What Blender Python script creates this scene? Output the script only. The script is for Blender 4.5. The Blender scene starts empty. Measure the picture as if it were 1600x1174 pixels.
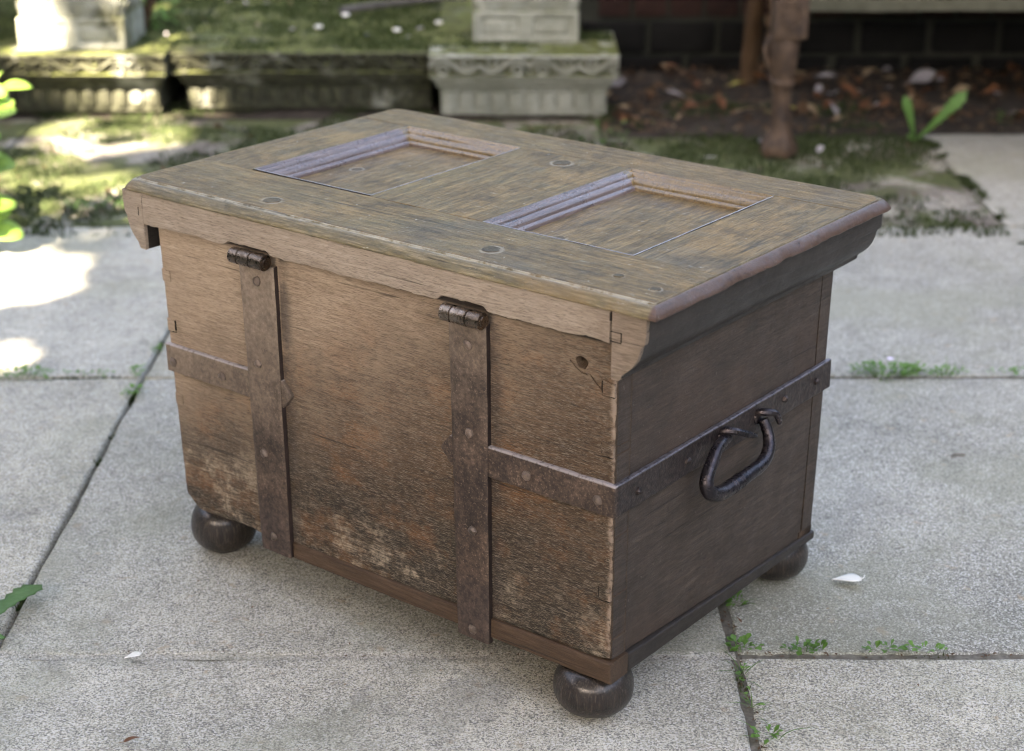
import bpy, bmesh, math, random
import numpy as np
from mathutils import Vector, Matrix, noise
R = math.radians
scene = bpy.context.scene
COL = scene.collection
random.seed(7)
rng = np.random.default_rng(11)

# ------------------------------------------------------------------ camera
cam_d = bpy.data.cameras.new('camera')
cam = bpy.data.objects.new('camera', cam_d); COL.objects.link(cam)
cam.location = (0, 0, 1.0691)
cam.rotation_euler = (R(90 - 21.659), 0, 0)
cam_d.sensor_width = 36; cam_d.lens = 59.83
cam_d.clip_start = 0.05; cam_d.clip_end = 200
cam_d.dof.use_dof = True; cam_d.dof.focus_distance = 1.93; cam_d.dof.aperture_fstop = 4.2
cam_d.dof.aperture_blades = 8
scene.camera = cam

# ------------------------------------------------------------------ light
SUN = Vector((-0.333, -0.618, 0.713)).normalized()      # direction towards the sun
world = bpy.data.worlds.new('World'); scene.world = world; world.use_nodes = True
wn = world.node_tree; wn.nodes.clear()
wo = wn.nodes.new('ShaderNodeOutputWorld'); wb = wn.nodes.new('ShaderNodeBackground'); sky = wn.nodes.new('ShaderNodeTexSky')
sky.sky_type = 'NISHITA'; sky.sun_disc = False
sky.sun_elevation = math.asin(SUN.z); sky.sun_rotation = math.atan2(SUN.x, SUN.y)
sky.air_density = 0.8; sky.dust_density = 3.0; sky.ozone_density = 0.6
wb.inputs['Strength'].default_value = 0.085
wn.links.new(sky.outputs[0], wb.inputs[0]); wn.links.new(wb.outputs[0], wo.inputs[0])
sd = bpy.data.lights.new('sun', 'SUN'); sd.energy = 5.0; sd.angle = R(0.5); sd.color = (1, 0.95, 0.86)
so = bpy.data.objects.new('sun', sd); COL.objects.link(so)
so.rotation_euler = SUN.to_track_quat('Z', 'Y').to_euler(); so.location = SUN * 20
scene.view_settings.view_transform = 'Standard'; scene.view_settings.look = 'None'
scene.view_settings.gamma = 1; scene.view_settings.exposure = 4.0
scene.view_settings.use_curve_mapping = False
scene.view_settings.use_white_balance = True          # the photograph is balanced for open shade
scene.view_settings.white_balance_temperature = 8150; scene.view_settings.white_balance_tint = 12.5

scene.render.engine = 'CYCLES'; scene.cycles.filter_width = 1.1; scene.cycles.use_denoising = True
# ------------------------------------------------------------------ helpers
def link(o, parent=None):
    COL.objects.link(o)
    if parent is not None: o.parent = parent
    return o
def tag(o, label=None, cat=None, group=None, kind=None):
    if label: o['label'] = label
    if cat: o['category'] = cat
    if group: o['group'] = group
    if kind: o['kind'] = kind
    return o
def empty(name, loc=(0, 0, 0), rz=0):
    o = bpy.data.objects.new(name, None); o.location = loc; o.rotation_euler = (0, 0, rz); o.empty_display_size = .1
    return link(o)
def mesh(name, verts, faces, mat=None, parent=None, smooth=True, fix=True):
    me = bpy.data.meshes.new(name)
    me.from_pydata([tuple(v) for v in verts], [], [tuple(f) for f in faces])
    if fix:
        bm = bmesh.new(); bm.from_mesh(me)
        bmesh.ops.remove_doubles(bm, verts=bm.verts, dist=1e-6)
        bmesh.ops.recalc_face_normals(bm, faces=bm.faces)
        bm.to_mesh(me); bm.free()
    if mat: me.materials.append(mat)
    o = bpy.data.objects.new(name, me)
    if smooth:
        me.polygons.foreach_set('use_smooth', [True] * len(me.polygons))
        try: me.set_sharp_from_angle(angle=R(38))
        except Exception: pass
    return link(o, parent)
def from_bm(name, bm, mat=None, parent=None, smooth=True, fix=True):
    if fix: bmesh.ops.recalc_face_normals(bm, faces=bm.faces)
    me = bpy.data.meshes.new(name); bm.to_mesh(me); bm.free()
    if mat: me.materials.append(mat)
    if smooth:
        me.polygons.foreach_set('use_smooth', [True] * len(me.polygons))
        try: me.set_sharp_from_angle(angle=R(38))
        except Exception: pass
    return link(bpy.data.objects.new(name, me), parent)
def n3(x, y, z=0, s=1.0):
    return noise.noise(Vector((x * s, y * s, z * s)))
def fbm(x, y, z=0, s=1.0, o=4):
    a = 1; t = 0; f = s
    for _ in range(o):
        t += a * noise.noise(Vector((x * f, y * f, z * f))); a *= .5; f *= 2.1
    return t
def box(bm, x0, x1, y0, y1, z0, z1, bev=0.0, seg=2, M=None, cuts=0, amp=0, sc=40, seed=0):
    t = bmesh.new()
    vs = [t.verts.new((x, y, z)) for z in (z0, z1) for y in (y0, y1) for x in (x0, x1)]
    for f in [(0, 2, 3, 1), (4, 5, 7, 6), (0, 1, 5, 4), (2, 6, 7, 3), (0, 4, 6, 2), (1, 3, 7, 5)]: t.faces.new([vs[i] for i in f])
    if cuts: bmesh.ops.subdivide_edges(t, edges=t.edges[:], cuts=cuts, use_grid_fill=True)
    if bev > 0:
        es = [e for e in t.edges if e.calc_face_angle(0) > .5]
        bmesh.ops.bevel(t, geom=es, offset=bev, segments=seg, profile=.5, affect='EDGES', clamp_overlap=True)
    if amp:
        for v in t.verts:
            p = v.co * sc
            v.co += Vector((n3(p.x + seed, p.y, p.z), n3(p.x, p.y + 9 + seed, p.z), n3(p.x, p.y, p.z + 17 + seed))) * amp
    if M is not None:
        for v in t.verts: v.co = M @ v.co
    mp = {v: bm.verts.new(v.co) for v in t.verts}
    for f in t.faces: bm.faces.new([mp[v] for v in f.verts])
    out = list(mp.values()); t.free()
    return out
def tube(bm, pts, rad, n=10, cap=True):
    rings = []
    pts = [Vector(p) for p in pts]
    up = Vector((0.13, 0.27, 0.95))
    prev = None
    for i, p in enumerate(pts):
        t = (pts[min(i + 1, len(pts) - 1)] - pts[max(i - 1, 0)]).normalized()
        if prev is None:
            a = t.cross(up).normalized()
        else:
            a = (prev - t * prev.dot(t)).normalized()
        prev = a; b = t.cross(a)
        r = rad[i] if isinstance(rad, (list, tuple)) else rad
        rings.append([bm.verts.new(p + (a * math.cos(2 * math.pi * k / n) + b * math.sin(2 * math.pi * k / n)) * r) for k in range(n)])
    for i in range(len(rings) - 1):
        for k in range(n):
            bm.faces.new((rings[i][k], rings[i][(k + 1) % n], rings[i + 1][(k + 1) % n], rings[i + 1][k]))
    if cap:
        bm.faces.new(rings[0]); bm.faces.new(rings[-1])
def smoothpath(P, n=6):
    P = [Vector(p) for p in P]; out = []
    for i in range(len(P) - 1):
        p0 = P[max(i - 1, 0)]; p1 = P[i]; p2 = P[i + 1]; p3 = P[min(i + 2, len(P) - 1)]
        for k in range(n):
            t = k / n
            out.append(.5 * ((2 * p1) + (p2 - p0) * t + (2 * p0 - 5 * p1 + 4 * p2 - p3) * t * t + (3 * p1 - p0 - 3 * p2 + p3) * t ** 3))
    out.append(P[-1]); return out
def lathe(bm, prof, n=32, c=(0, 0), amp=0, sq=1.0):
    rings = []
    for r, z in prof:
        if r < 1e-6: rings.append([bm.verts.new((c[0], c[1], z))]); continue
        rings.append([bm.verts.new((c[0] + r * math.cos(2 * math.pi * k / n), c[1] + r * math.sin(2 * math.pi * k / n), z)) for k in range(n)])
    for a, b in zip(rings[:-1], rings[1:]):
        for k in range(n):
            if len(a) == 1 and len(b) == 1: continue
            if len(a) == 1: bm.faces.new((a[0], b[k], b[(k + 1) % n]))
            elif len(b) == 1: bm.faces.new((a[k], a[(k + 1) % n], b[0]))
            else: bm.faces.new((a[k], a[(k + 1) % n], b[(k + 1) % n], b[k]))
def edged(a, b, n, r):
    L = b - a
    e = [0, .12 * r, .3 * r, .6 * r, r]
    mid = [r + (L - 2 * r) * i / n for i in range(1, n)]
    return [a + v for v in e + mid + [L - v for v in reversed(e)]]
def sheet(us, nv, vlo, vhi, P, thick, r=.003, disp=None, vmids=True):
    """Solid board: front face is a grid over u and v in [vlo(u), vhi(u)], P(u,v,d) maps to space with depth d behind the face."""
    verts = []; faces = []
    nu = len(us); rows = None
    u0, u1 = us[0], us[-1]
    grid = []
    for u in us:
        a, b = vlo(u), vhi(u)
        vs = edged(a, b, nv, min(r, (b - a) * .3)); col = []
        for v in vs:
            d = 0
            for q in (u - u0, u1 - u, v - a, b - v):
                if q < r: d += r - math.sqrt(max(r * r - (r - q) ** 2, 0))
            if disp: d -= disp(u, v)
            col.append(len(verts)); verts.append(P(u, v, d))
        grid.append(col)
    m = len(grid[0])
    back = []
    for i, u in enumerate(us):
        a, b = vlo(u), vhi(u)
        back.append((len(verts), len(verts) + 1)); verts.append(P(u, a, thick)); verts.append(P(u, b, thick))
    for i in range(nu - 1):
        for j in range(m - 1):
            faces.append((grid[i][j], grid[i + 1][j], grid[i + 1][j + 1], grid[i][j + 1]))
        faces.append((grid[i][0], back[i][0], back[i + 1][0], grid[i + 1][0]))
        faces.append((grid[i][-1], grid[i + 1][-1], back[i + 1][1], back[i][1]))
        faces.append((back[i][0], back[i][1], back[i + 1][1], back[i + 1][0]))
    faces.append([grid[0][j] for j in range(m)] + [back[0][1], back[0][0]])
    faces.append([grid[-1][j] for j in reversed(range(m))] + [back[-1][0], back[-1][1]])
    return verts, faces

# ------------------------------------------------------------------ node helpers
class NT:
    def __init__(s, name):
        s.m = bpy.data.materials.new(name); s.m.use_nodes = True
        s.t = s.m.node_tree; s.t.nodes.clear()
        s.out = s.t.nodes.new('ShaderNodeOutputMaterial'); s.b = s.t.nodes.new('ShaderNodeBsdfPrincipled')
        s.t.links.new(s.b.outputs[0], s.out.inputs[0])
        s.tc = s.t.nodes.new('ShaderNodeTexCoord')
    def n(s, typ, **kw):
        o = s.t.nodes.new(typ)
        for k, v in kw.items(): setattr(o, k, v)
        return o
    def l(s, a, b):
        if isinstance(a, (int, float)): b.default_value = a
        elif isinstance(a, tuple): b.default_value = a if len(a) == 4 or b.type == 'VECTOR' else (*a, 1)
        else: s.t.links.new(a, b)
    def vec(s, scale=(1, 1, 1), off=(0, 0, 0), src='Object', rot=(0, 0, 0)):
        m = s.n('ShaderNodeMapping'); m.inputs['Scale'].default_value = scale; m.inputs['Location'].default_value = off; m.inputs['Rotation'].default_value = rot
        s.t.links.new(s.tc.outputs[src] if isinstance(src, str) else src, m.inputs[0]); return m.outputs[0]
    def noise(s, v, scale=5, detail=4, rough=.55, dist=0, out=0):
        o = s.n('ShaderNodeTexNoise'); o.inputs['Scale'].default_value = scale; o.inputs['Detail'].default_value = detail
        o.inputs['Roughness'].default_value = rough; o.inputs['Distortion'].default_value = dist
        s.t.links.new(v, o.inputs['Vector']); return o.outputs[out]
    def vor(s, v, scale=5, feature='F1', out='Distance', rnd=1):
        o = s.n('ShaderNodeTexVoronoi', feature=feature); o.inputs['Scale'].default_value = scale; o.inputs['Randomness'].default_value = rnd
        s.t.links.new(v, o.inputs['Vector']); return o.outputs[out]
    def ramp(s, f, stops, interp='LINEAR'):
        o = s.n('ShaderNodeValToRGB'); o.color_ramp.interpolation = interp
        els = o.color_ramp.elements
        while len(els) < len(stops): els.new(.5)
        for e, (p, c) in zip(els, stops):
            e.position = p; e.color = (c, c, c, 1) if isinstance(c, (int, float)) else (*c, 1)
        s.l(f, o.inputs[0]); return o.outputs[0]
    def math(s, op, a, b=0.0, c=0.0, clamp=False):
        o = s.n('ShaderNodeMath', operation=op, use_clamp=clamp); s.l(a, o.inputs[0]); s.l(b, o.inputs[1]); s.l(c, o.inputs[2]); return o.outputs[0]
    def mix(s, f, a, b, mode='MIX'):
        o = s.n('ShaderNodeMix', data_type='RGBA', blend_type=mode); s.l(f, o.inputs[0]); s.l(a, o.inputs[6]); s.l(b, o.inputs[7]); return o.outputs[2]
    def mr(s, f, a, b, c=0.0, d=1.0, smooth=True):
        o = s.n('ShaderNodeMapRange'); o.interpolation_type = 'SMOOTHSTEP' if smooth else 'LINEAR'
        s.l(f, o.inputs[0])
        for i, v in enumerate((a, b, c, d)): o.inputs[i + 1].default_value = v
        return o.outputs[0]
    def sep(s, v=None):
        o = s.n('ShaderNodeSeparateXYZ'); s.t.links.new(v or s.tc.outputs['Object'], o.inputs[0]); return o.outputs
    def bump(s, h, dist=.001, strength=1.0, prev=None):
        o = s.n('ShaderNodeBump'); o.inputs['Distance'].default_value = dist; o.inputs['Strength'].default_value = strength
        s.l(h, o.inputs['Height'])
        if prev is not None: s.t.links.new(prev, o.inputs['Normal'])
        return o.outputs[0]
    def done(s, col=None, rough=None, nrm=None, metal=None, spec=None, coat=None):
        if col is not None: s.l(col, s.b.inputs['Base Color'])
        if rough is not None: s.l(rough, s.b.inputs['Roughness'])
        if nrm is not None: s.l(nrm, s.b.inputs['Normal'])
        if metal is not None: s.l(metal, s.b.inputs['Metallic'])
        if spec is not None: s.l(spec, s.b.inputs['Specular IOR Level'])
        if coat is not None:
            s.l(coat, s.b.inputs['Coat Weight']); s.b.inputs['Coat Roughness'].default_value = .22
        return s.m
def clampv(v, a, b): return max(a, min(b, v))

# ------------------------------------------------------------------ materials
def m_concrete(name, moss=0.0, tint=(1, 1, 1), seed=0.0):
    t = NT(name); v = t.vec(src='Object', off=(seed, seed * 2, 0))
    big = t.noise(v, 2.2, 5, .6); med = t.noise(v, 13, 8, .72); fine = t.noise(v, 330, 5, .8); fine2 = t.noise(v, 1300, 2, .6)
    cell = t.vor(v, 560, out='Color'); cellg = t.sep(cell)[0]
    med2 = t.noise(v, 46, 6, .7)
    g = t.math('ADD', t.math('ADD', t.math('MULTIPLY', big, .50), t.math('MULTIPLY', med, .50)), t.math('MULTIPLY', med2, .38))
    base = t.ramp(g, [(.42, (.13 * tint[0], .130 * tint[1], .112 * tint[2])), (.60, (.275 * tint[0], .268 * tint[1], .228 * tint[2])), (.80, (.40 * tint[0], .388 * tint[1], .33 * tint[2]))])
    sp = t.ramp(t.math('ADD', t.math('MULTIPLY', fine, .6), t.math('MULTIPLY', fine2, .5)), [(.43, .28), (.53, .98), (.62, 1.85)])
    col = t.mix(1.0, base, sp, 'MULTIPLY')
    col = t.mix(t.mr(cellg, .80, .86, 0, .75), col, (.58, .57, .53))
    col = t.mix(t.mr(cellg, .20, .13, 0, .75), col, (.10, .10, .10))
    # buff stone flecks and darker damp stains with a shape of their own
    fl = t.noise(t.vec(src='Object', off=(3 + seed, 1, 0)), 34, 4, .6)
    col = t.mix(t.mr(fl, .62, .74, 0, .6), col, (.34, .26, .17))
    st = t.noise(t.vec(src='Object', off=(7 + seed, 5, 0)), 5.5, 6, .68, .6)
    col = t.mix(t.mr(st, .53, .68, 0, .40), col, (.17, .168, .155))
    gr = t.noise(t.vec(src='Object', off=(1 + seed, 8, 0)), 3.1, 5, .6)
    col = t.mix(t.mr(gr, .48, .64, 0, .42), col, (.23, .235, .17))
    if moss > 0:
        mm = t.noise(t.vec(src='Object', off=(11, 2, 0)), 3.6, 7, .7, .4)
        mk = t.mr(mm, .60 - moss * .22, .68 - moss * .2, 0, .92)
        mc = t.ramp(t.noise(v, 60, 4, .7), [(.3, (.030, .034, .018)), (.5, (.055, .070, .022)), (.75, (.10, .125, .035))])
        dirt = t.ramp(t.noise(v, 45, 4, .7), [(.3, (.045, .037, .030)), (.6, (.12, .10, .085)), (.8, (.20, .18, .16))])
        dk = t.mr(t.noise(t.vec(src='Object', off=(4, 9, 1)), 6, 6, .7), .42, .58, 0, .85)
        col = t.mix(dk, col, dirt); col = t.mix(mk, col, mc)
    h = t.math('ADD', t.math('MULTIPLY', fine, .8), t.math('MULTIPLY', fine2, .4))
    b = t.bump(h, .0016, .8); b = t.bump(med, .004, .6, b)
    return t.done(col, .93, b, spec=.25)
def m_simple(name, c1, c2, scale=20, rough=.8, bump=.0, seed=0, c3=None, sss=0, spec=.3, trans=0):
    t = NT(name); v = t.vec(off=(seed, seed, seed)); f = t.noise(v, scale, 5, .62)
    st = [(.32, c1), (.62, c2)] + ([(.8, c3)] if c3 else [])
    col = t.ramp(f, st)
    oi = t.n('ShaderNodeObjectInfo')
    col = t.mix(.35, col, t.ramp(oi.outputs['Random'], [(0, tuple(x * .55 for x in c1)), (1, tuple(min(1, x * 1.5) for x in c2))]), 'MIX')
    nb = t.bump(t.noise(v, scale * 4, 4, .7), bump, .8) if bump else None
    if trans:
        tr = t.n('ShaderNodeBsdfTranslucent'); ms = t.n('ShaderNodeMixShader'); ms.inputs[0].default_value = trans
        t.t.links.new(col, tr.inputs[0]); t.t.links.new(t.b.outputs[0], ms.inputs[1]); t.t.links.new(tr.outputs[0], ms.inputs[2]); t.t.links.new(ms.outputs[0], t.out.inputs[0])
    return t.done(col, rough, nb, spec=spec)

def oak(name, axis, mode, rough=(.5, .8), pore=1.0, seed=0.0):
    """axis = grain direction; mode chooses colour scheme and wear."""
    t = NT(name)
    S = {'x': (1, 9, 9), 'y': (9, 1, 9), 'z': (9, 9, 1)}[axis]
    S2 = {'x': (1, 18, 18), 'y': (18, 1, 18), 'z': (18, 18, 1)}[axis]
    ob = t.tc.outputs['Object']
    wv = t.noise(t.vec(off=(seed, 3, 1)), 3.0, 3, .5, out=1)
    warp = t.n('ShaderNodeVectorMath', operation='MULTIPLY_ADD'); t.l(wv, warp.inputs[0]); warp.inputs[1].default_value = (.003, .003, .003); t.t.links.new(ob, warp.inputs[2])
    vg = t.vec(S, (seed, seed, seed), warp.outputs[0]); vp = t.vec(S2, (seed + 3, seed, seed), warp.outputs[0])
    grain = t.noise(vg, 11, 7, .72); grain2 = t.noise(vp, 26, 6, .72)
    pores = t.noise(vp, 95, 3, .6); pores2 = t.noise(vp, 125, 2, .55)
    vo = t.vec(off=(seed, seed, 0))
    blot = t.noise(vo, 5, 6, .62, .3); blot2 = t.noise(t.vec(off=(seed + 5, 0, 2)), 17, 6, .68); spk = t.noise(t.vec(off=(2, seed, 9)), 130, 3, .6)
    X, Y, Z = t.sep()
    gm = t.math('ADD', t.math('MULTIPLY', grain, .38), t.math('MULTIPLY', grain2, .62))
    Sc = {'x': (1, 48, 48), 'y': (48, 1, 48), 'z': (48, 48, 1)}[axis]
    crk = t.math('MULTIPLY', t.mr(t.noise(t.vec(Sc, (seed, 9, 4), warp.outputs[0]), 4.2, 2, .5), .655, .70), t.mr(t.noise(t.vec(off=(seed, 4, 4)), 6, 3, .5), .42, .55))
    if mode == 'back':        # face with the hinges: tan above, part sun-bleached, part painted-in light, brown with orange below, scuffed pale at the foot
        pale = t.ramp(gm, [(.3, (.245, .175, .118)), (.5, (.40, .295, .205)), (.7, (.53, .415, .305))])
        brown = t.ramp(gm, [(.3, (.026, .016, .009)), (.46, (.070, .041, .022)), (.60, (.125, .073, .040)), (.75, (.20, .13, .078))])
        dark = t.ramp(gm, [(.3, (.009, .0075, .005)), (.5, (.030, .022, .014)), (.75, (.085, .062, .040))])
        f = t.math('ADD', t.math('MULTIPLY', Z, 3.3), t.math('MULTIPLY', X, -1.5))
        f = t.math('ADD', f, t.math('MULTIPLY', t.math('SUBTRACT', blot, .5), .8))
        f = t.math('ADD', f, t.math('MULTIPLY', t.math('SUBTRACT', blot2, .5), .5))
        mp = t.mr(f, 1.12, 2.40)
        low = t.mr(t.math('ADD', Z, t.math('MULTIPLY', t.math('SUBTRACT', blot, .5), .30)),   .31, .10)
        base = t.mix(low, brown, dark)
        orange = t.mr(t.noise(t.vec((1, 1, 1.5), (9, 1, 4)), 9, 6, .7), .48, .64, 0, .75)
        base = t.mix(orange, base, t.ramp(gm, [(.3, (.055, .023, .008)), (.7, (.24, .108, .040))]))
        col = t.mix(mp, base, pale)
        chalk = t.math('MULTIPLY', t.mr(t.math('ADD', Z, t.math('MULTIPLY', X, .07)), .18, .075), t.mr(t.math('ADD', t.math('ADD', t.math('MULTIPLY', blot2, .55), t.math('MULTIPLY', blot, .25)), t.math('MULTIPLY', grain2, .28)), .54, .62))
        chalk = t.math('MULTIPLY', chalk, t.mr(spk, .40, .56, .25, 1))
        col = t.mix(t.math('MULTIPLY', chalk, .85), col, (.42, .335, .24))
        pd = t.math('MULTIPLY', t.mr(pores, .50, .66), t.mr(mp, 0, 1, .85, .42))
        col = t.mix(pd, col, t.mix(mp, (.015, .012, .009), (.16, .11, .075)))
        for xe in (-.4855, -.1655):   # blackened wood along the iron
            near = t.math('MULTIPLY', t.mr(X, xe - .004, xe), t.mr(X, xe + .024, xe + .004))
            col = t.mix(t.math('MULTIPLY', t.math('MULTIPLY', near, t.mr(blot2, .36, .56)), .72), col, (.040, .033, .030))
        lit = t.mr(pores2, .54, .64, 0, .7)
        col = t.mix(t.math('MULTIPLY', lit, t.math('SUBTRACT', 1.0, mp)), col, (.30, .25, .19))
        wr = t.math('MULTIPLY', t.mr(t.math('ADD', X, t.math('MULTIPLY', t.math('SUBTRACT', blot2, .5), .018)), -.0075, -.001), t.mr(spk, .40, .55, .2, .8))
        col = t.mix(wr, col, (.34, .255, .19))
        skirt_shade = t.mr(t.math('ADD', Z, t.math('MULTIPLY', t.math('SUBTRACT', blot2, .5), .02)), .445, .463, 0, .45)  # soft dark band: shade under the lid skirt painted into the colour
        col = t.mix(skirt_shade, col, (.10, .07, .052)); col = t.mix(t.mr(Z, .4545, .4585, 0, .93), col, (.020, .015, .012))  # second mix: near-black shadow line along the skirt edge, also painted
        rg = t.mr(mp, 0, 1, .62, .78)
    elif mode == 'skirt':
        col = t.ramp(gm, [(.3, (.215, .165, .122)), (.5, (.345, .272, .207)), (.70, (.48, .395, .31))])
        col = t.mix(t.mr(t.math('ADD', X, t.math('MULTIPLY', blot, .5)), .08, .34, 0, .6), col, t.ramp(gm, [(.3, (.06, .036, .02)), (.7, (.20, .13, .08))]))
        col = t.mix(t.mr(blot2, .58, .7, 0, .5), col, (.17, .12, .08))
        col = t.mix(t.mr(pores, .56, .66, 0, .6), col, (.10, .07, .045))
        rg = .72
    elif mode == 'lid':
        c = t.ramp(gm, [(.36, (.036, .024, .010)), (.46, (.100, .064, .024)), (.55, (.190, .120, .044)), (.66, (.33, .225, .095))])
        gold = t.mr(t.noise(t.vec((1, 1, 1), (4 + seed, 7, 0)), 6.5, 6, .66), .50, .66, 0, .75)
        c = t.mix(gold, c, t.ramp(gm, [(.3, (.13, .075, .022)), (.7, (.34, .21, .08))]))
        grey = t.mr(blot, .52, .68, 0, .55)
        c = t.mix(grey, c, t.ramp(gm, [(.3, (.050, .041, .026)), (.7, (.155, .125, .085))]))
        dk = t.mr(blot2, .55, .70, 0, .6)
        c = t.mix(dk, c, (.050, .043, .030))
        c = t.mix(t.mr(pores, .57, .66, 0, .6), c, (.018, .014, .009))
        sc = t.noise(t.vec((1, 5, 3), (2, 2, 2)), 46, 5, .75)
        c = t.mix(t.mr(sc, .62, .70, 0, .6), c, (.36, .33, .26))
        c = t.mix(t.mr(spk, .69, .76, 0, .7), c, (.48, .46, .40))
        for px, py, pr in ((-.524, .030, .0128), (-.195, .039, .0124), (-.356, .386, .0135), (-.034, .049, .0062), (.020, .037, .0066), (-.60, .26, .009), (-.205, .175, .010), (-.44, .22, .006)):
            dx = t.math('SUBTRACT', X, px); dy = t.math('SUBTRACT', Y, py); rr = t.math('SQRT', t.math('ADD', t.math('MULTIPLY', dx, dx), t.math('MULTIPLY', dy, dy)))
            rr = t.math('ADD', rr, t.math('MULTIPLY', t.math('SUBTRACT', spk, .5), .004))
            rn = t.math('MULTIPLY', t.mr(rr, pr * .80, pr * .92), t.mr(rr, pr * 1.30, pr * 1.05)); c = t.mix(t.math('MULTIPLY', rn, t.math('MULTIPLY', t.mr(blot2, .44, .58), .5)), c, (.38, .35, .28))
            c = t.mix(t.mr(rr, pr * .95, pr * .7, 0, .65), c, (.030, .024, .014))
        col = c; rg = t.mr(blot2, .35, .7, .38, .60)
    elif mode == 'edge':      # moulded rim of the lid: green-grey, rubbed white along the quirk
        c = t.ramp(gm, [(.34, (.040, .034, .016)), (.5, (.15, .115, .052)), (.66, (.36, .28, .16))])
        c = t.mix(t.mr(blot2, .5, .66, 0, .5), c, (.085, .082, .055))
        c = t.mix(t.mr(blot, .5, .62, 0, .5), c, (.20, .125, .05))
        rub = t.math('MULTIPLY', t.math('MULTIPLY', t.mr(Y, -.0055, -.0012), t.mr(Y, .0042, .002)), t.mr(t.noise(vo, 60, 6, .75), .36, .56))
        c = t.mix(t.math('MULTIPLY', rub, .6), c, (.46, .43, .34))
        side = t.mr(X, .043, .047)
        c = t.mix(side, c, t.ramp(gm, [(.3, (.035, .02, .014)), (.7, (.14, .07, .04))]))
        sc = t.noise(t.vec((1, 5, 3), (2, 2, 2)), 70, 5, .75)
        c = t.mix(t.mr(sc, .64, .72, 0, .75), c, (.42, .39, .31))
        col = c; rg = t.mr(blot2, .35, .7, .34, .55)
    elif mode == 'mould':     # dark waxed mouldings
        c = t.ramp(gm, [(.3, (.05, .032, .027)), (.5, (.13, .088, .075)), (.7, (.24, .17, .14))])
        far = t.math('MULTIPLY', t.mr(Y, .3985, .4000), 1.0)
        c = t.mix(far, c, t.ramp(gm, [(.3, (.07, .042, .012)), (.55, (.18, .112, .034)), (.75, (.30, .20, .07))]))
        c = t.mix(t.mr(blot2, .56, .66, 0, .5), c, (.16, .12, .10))
        col = c; rg = t.mr(blot2, .3, .7, .22, .36)
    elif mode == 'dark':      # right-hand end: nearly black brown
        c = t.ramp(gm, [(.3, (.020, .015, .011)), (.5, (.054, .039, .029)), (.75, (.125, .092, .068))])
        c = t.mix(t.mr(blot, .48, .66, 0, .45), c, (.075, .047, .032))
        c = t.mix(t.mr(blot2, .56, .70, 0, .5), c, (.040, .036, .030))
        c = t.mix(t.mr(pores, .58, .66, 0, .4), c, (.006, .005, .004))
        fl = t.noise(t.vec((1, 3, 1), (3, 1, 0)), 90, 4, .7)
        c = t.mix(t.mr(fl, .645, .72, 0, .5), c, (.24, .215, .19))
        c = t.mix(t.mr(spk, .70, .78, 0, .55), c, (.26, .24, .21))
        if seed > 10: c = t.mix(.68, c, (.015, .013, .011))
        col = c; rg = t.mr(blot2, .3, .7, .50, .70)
    elif mode == 'runner':
        c = t.ramp(gm, [(.3, (.026, .016, .010)), (.5, (.070, .042, .025)), (.75, (.145, .095, .060))])
        c = t.mix(t.mr(blot2, .55, .7, 0, .5), c, (.05, .035, .025))
        col = c; rg = .6
    else:                      # foot: turned dark oak
        c = t.ramp(gm, [(.3, (.009, .006, .005)), (.5, (.022, .014, .010)), (.75, (.060, .042, .030))])
        c = t.mix(t.mr(pores, .48, .58, 0, .8), c, (.008, .006, .005)); ft = t.noise(t.vec((14, 14, 1), (3, 1, 2)), 26, 4, .65); c = t.mix(t.mr(ft, .52, .64, 0, .38), c, (.13, .10, .075)); c = t.mix(t.mr(ft, .46, .40, 0, .7), c, (.006, .005, .004))
        col = c; rg = .42
    col = t.mix(t.math('MULTIPLY', crk, .65), col, (.022, .016, .012))
    hh = t.math('SUBTRACT', t.math('SUBTRACT', t.math('MULTIPLY', grain2, .5), t.math('MULTIPLY', crk, 1.2)), t.math('MULTIPLY', t.mr(pores, .50, .66), 1.0))
    nb = t.bump(hh, .0007 * pore, .7); nb = t.bump(t.math('ADD', blot2, t.math('MULTIPLY', spk, .35)), .0018 * pore, .5, nb)
    return t.done(col, rg, nb, spec=.45 if mode in ('edge', 'mould', 'foot') else .32, coat=.95 if mode == 'mould' else .45 if mode == 'foot' else (t.mr(X, .043, .047, 0, .22) if mode == 'edge' else .18 if mode == 'dark' and seed > 10 else None))

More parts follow.
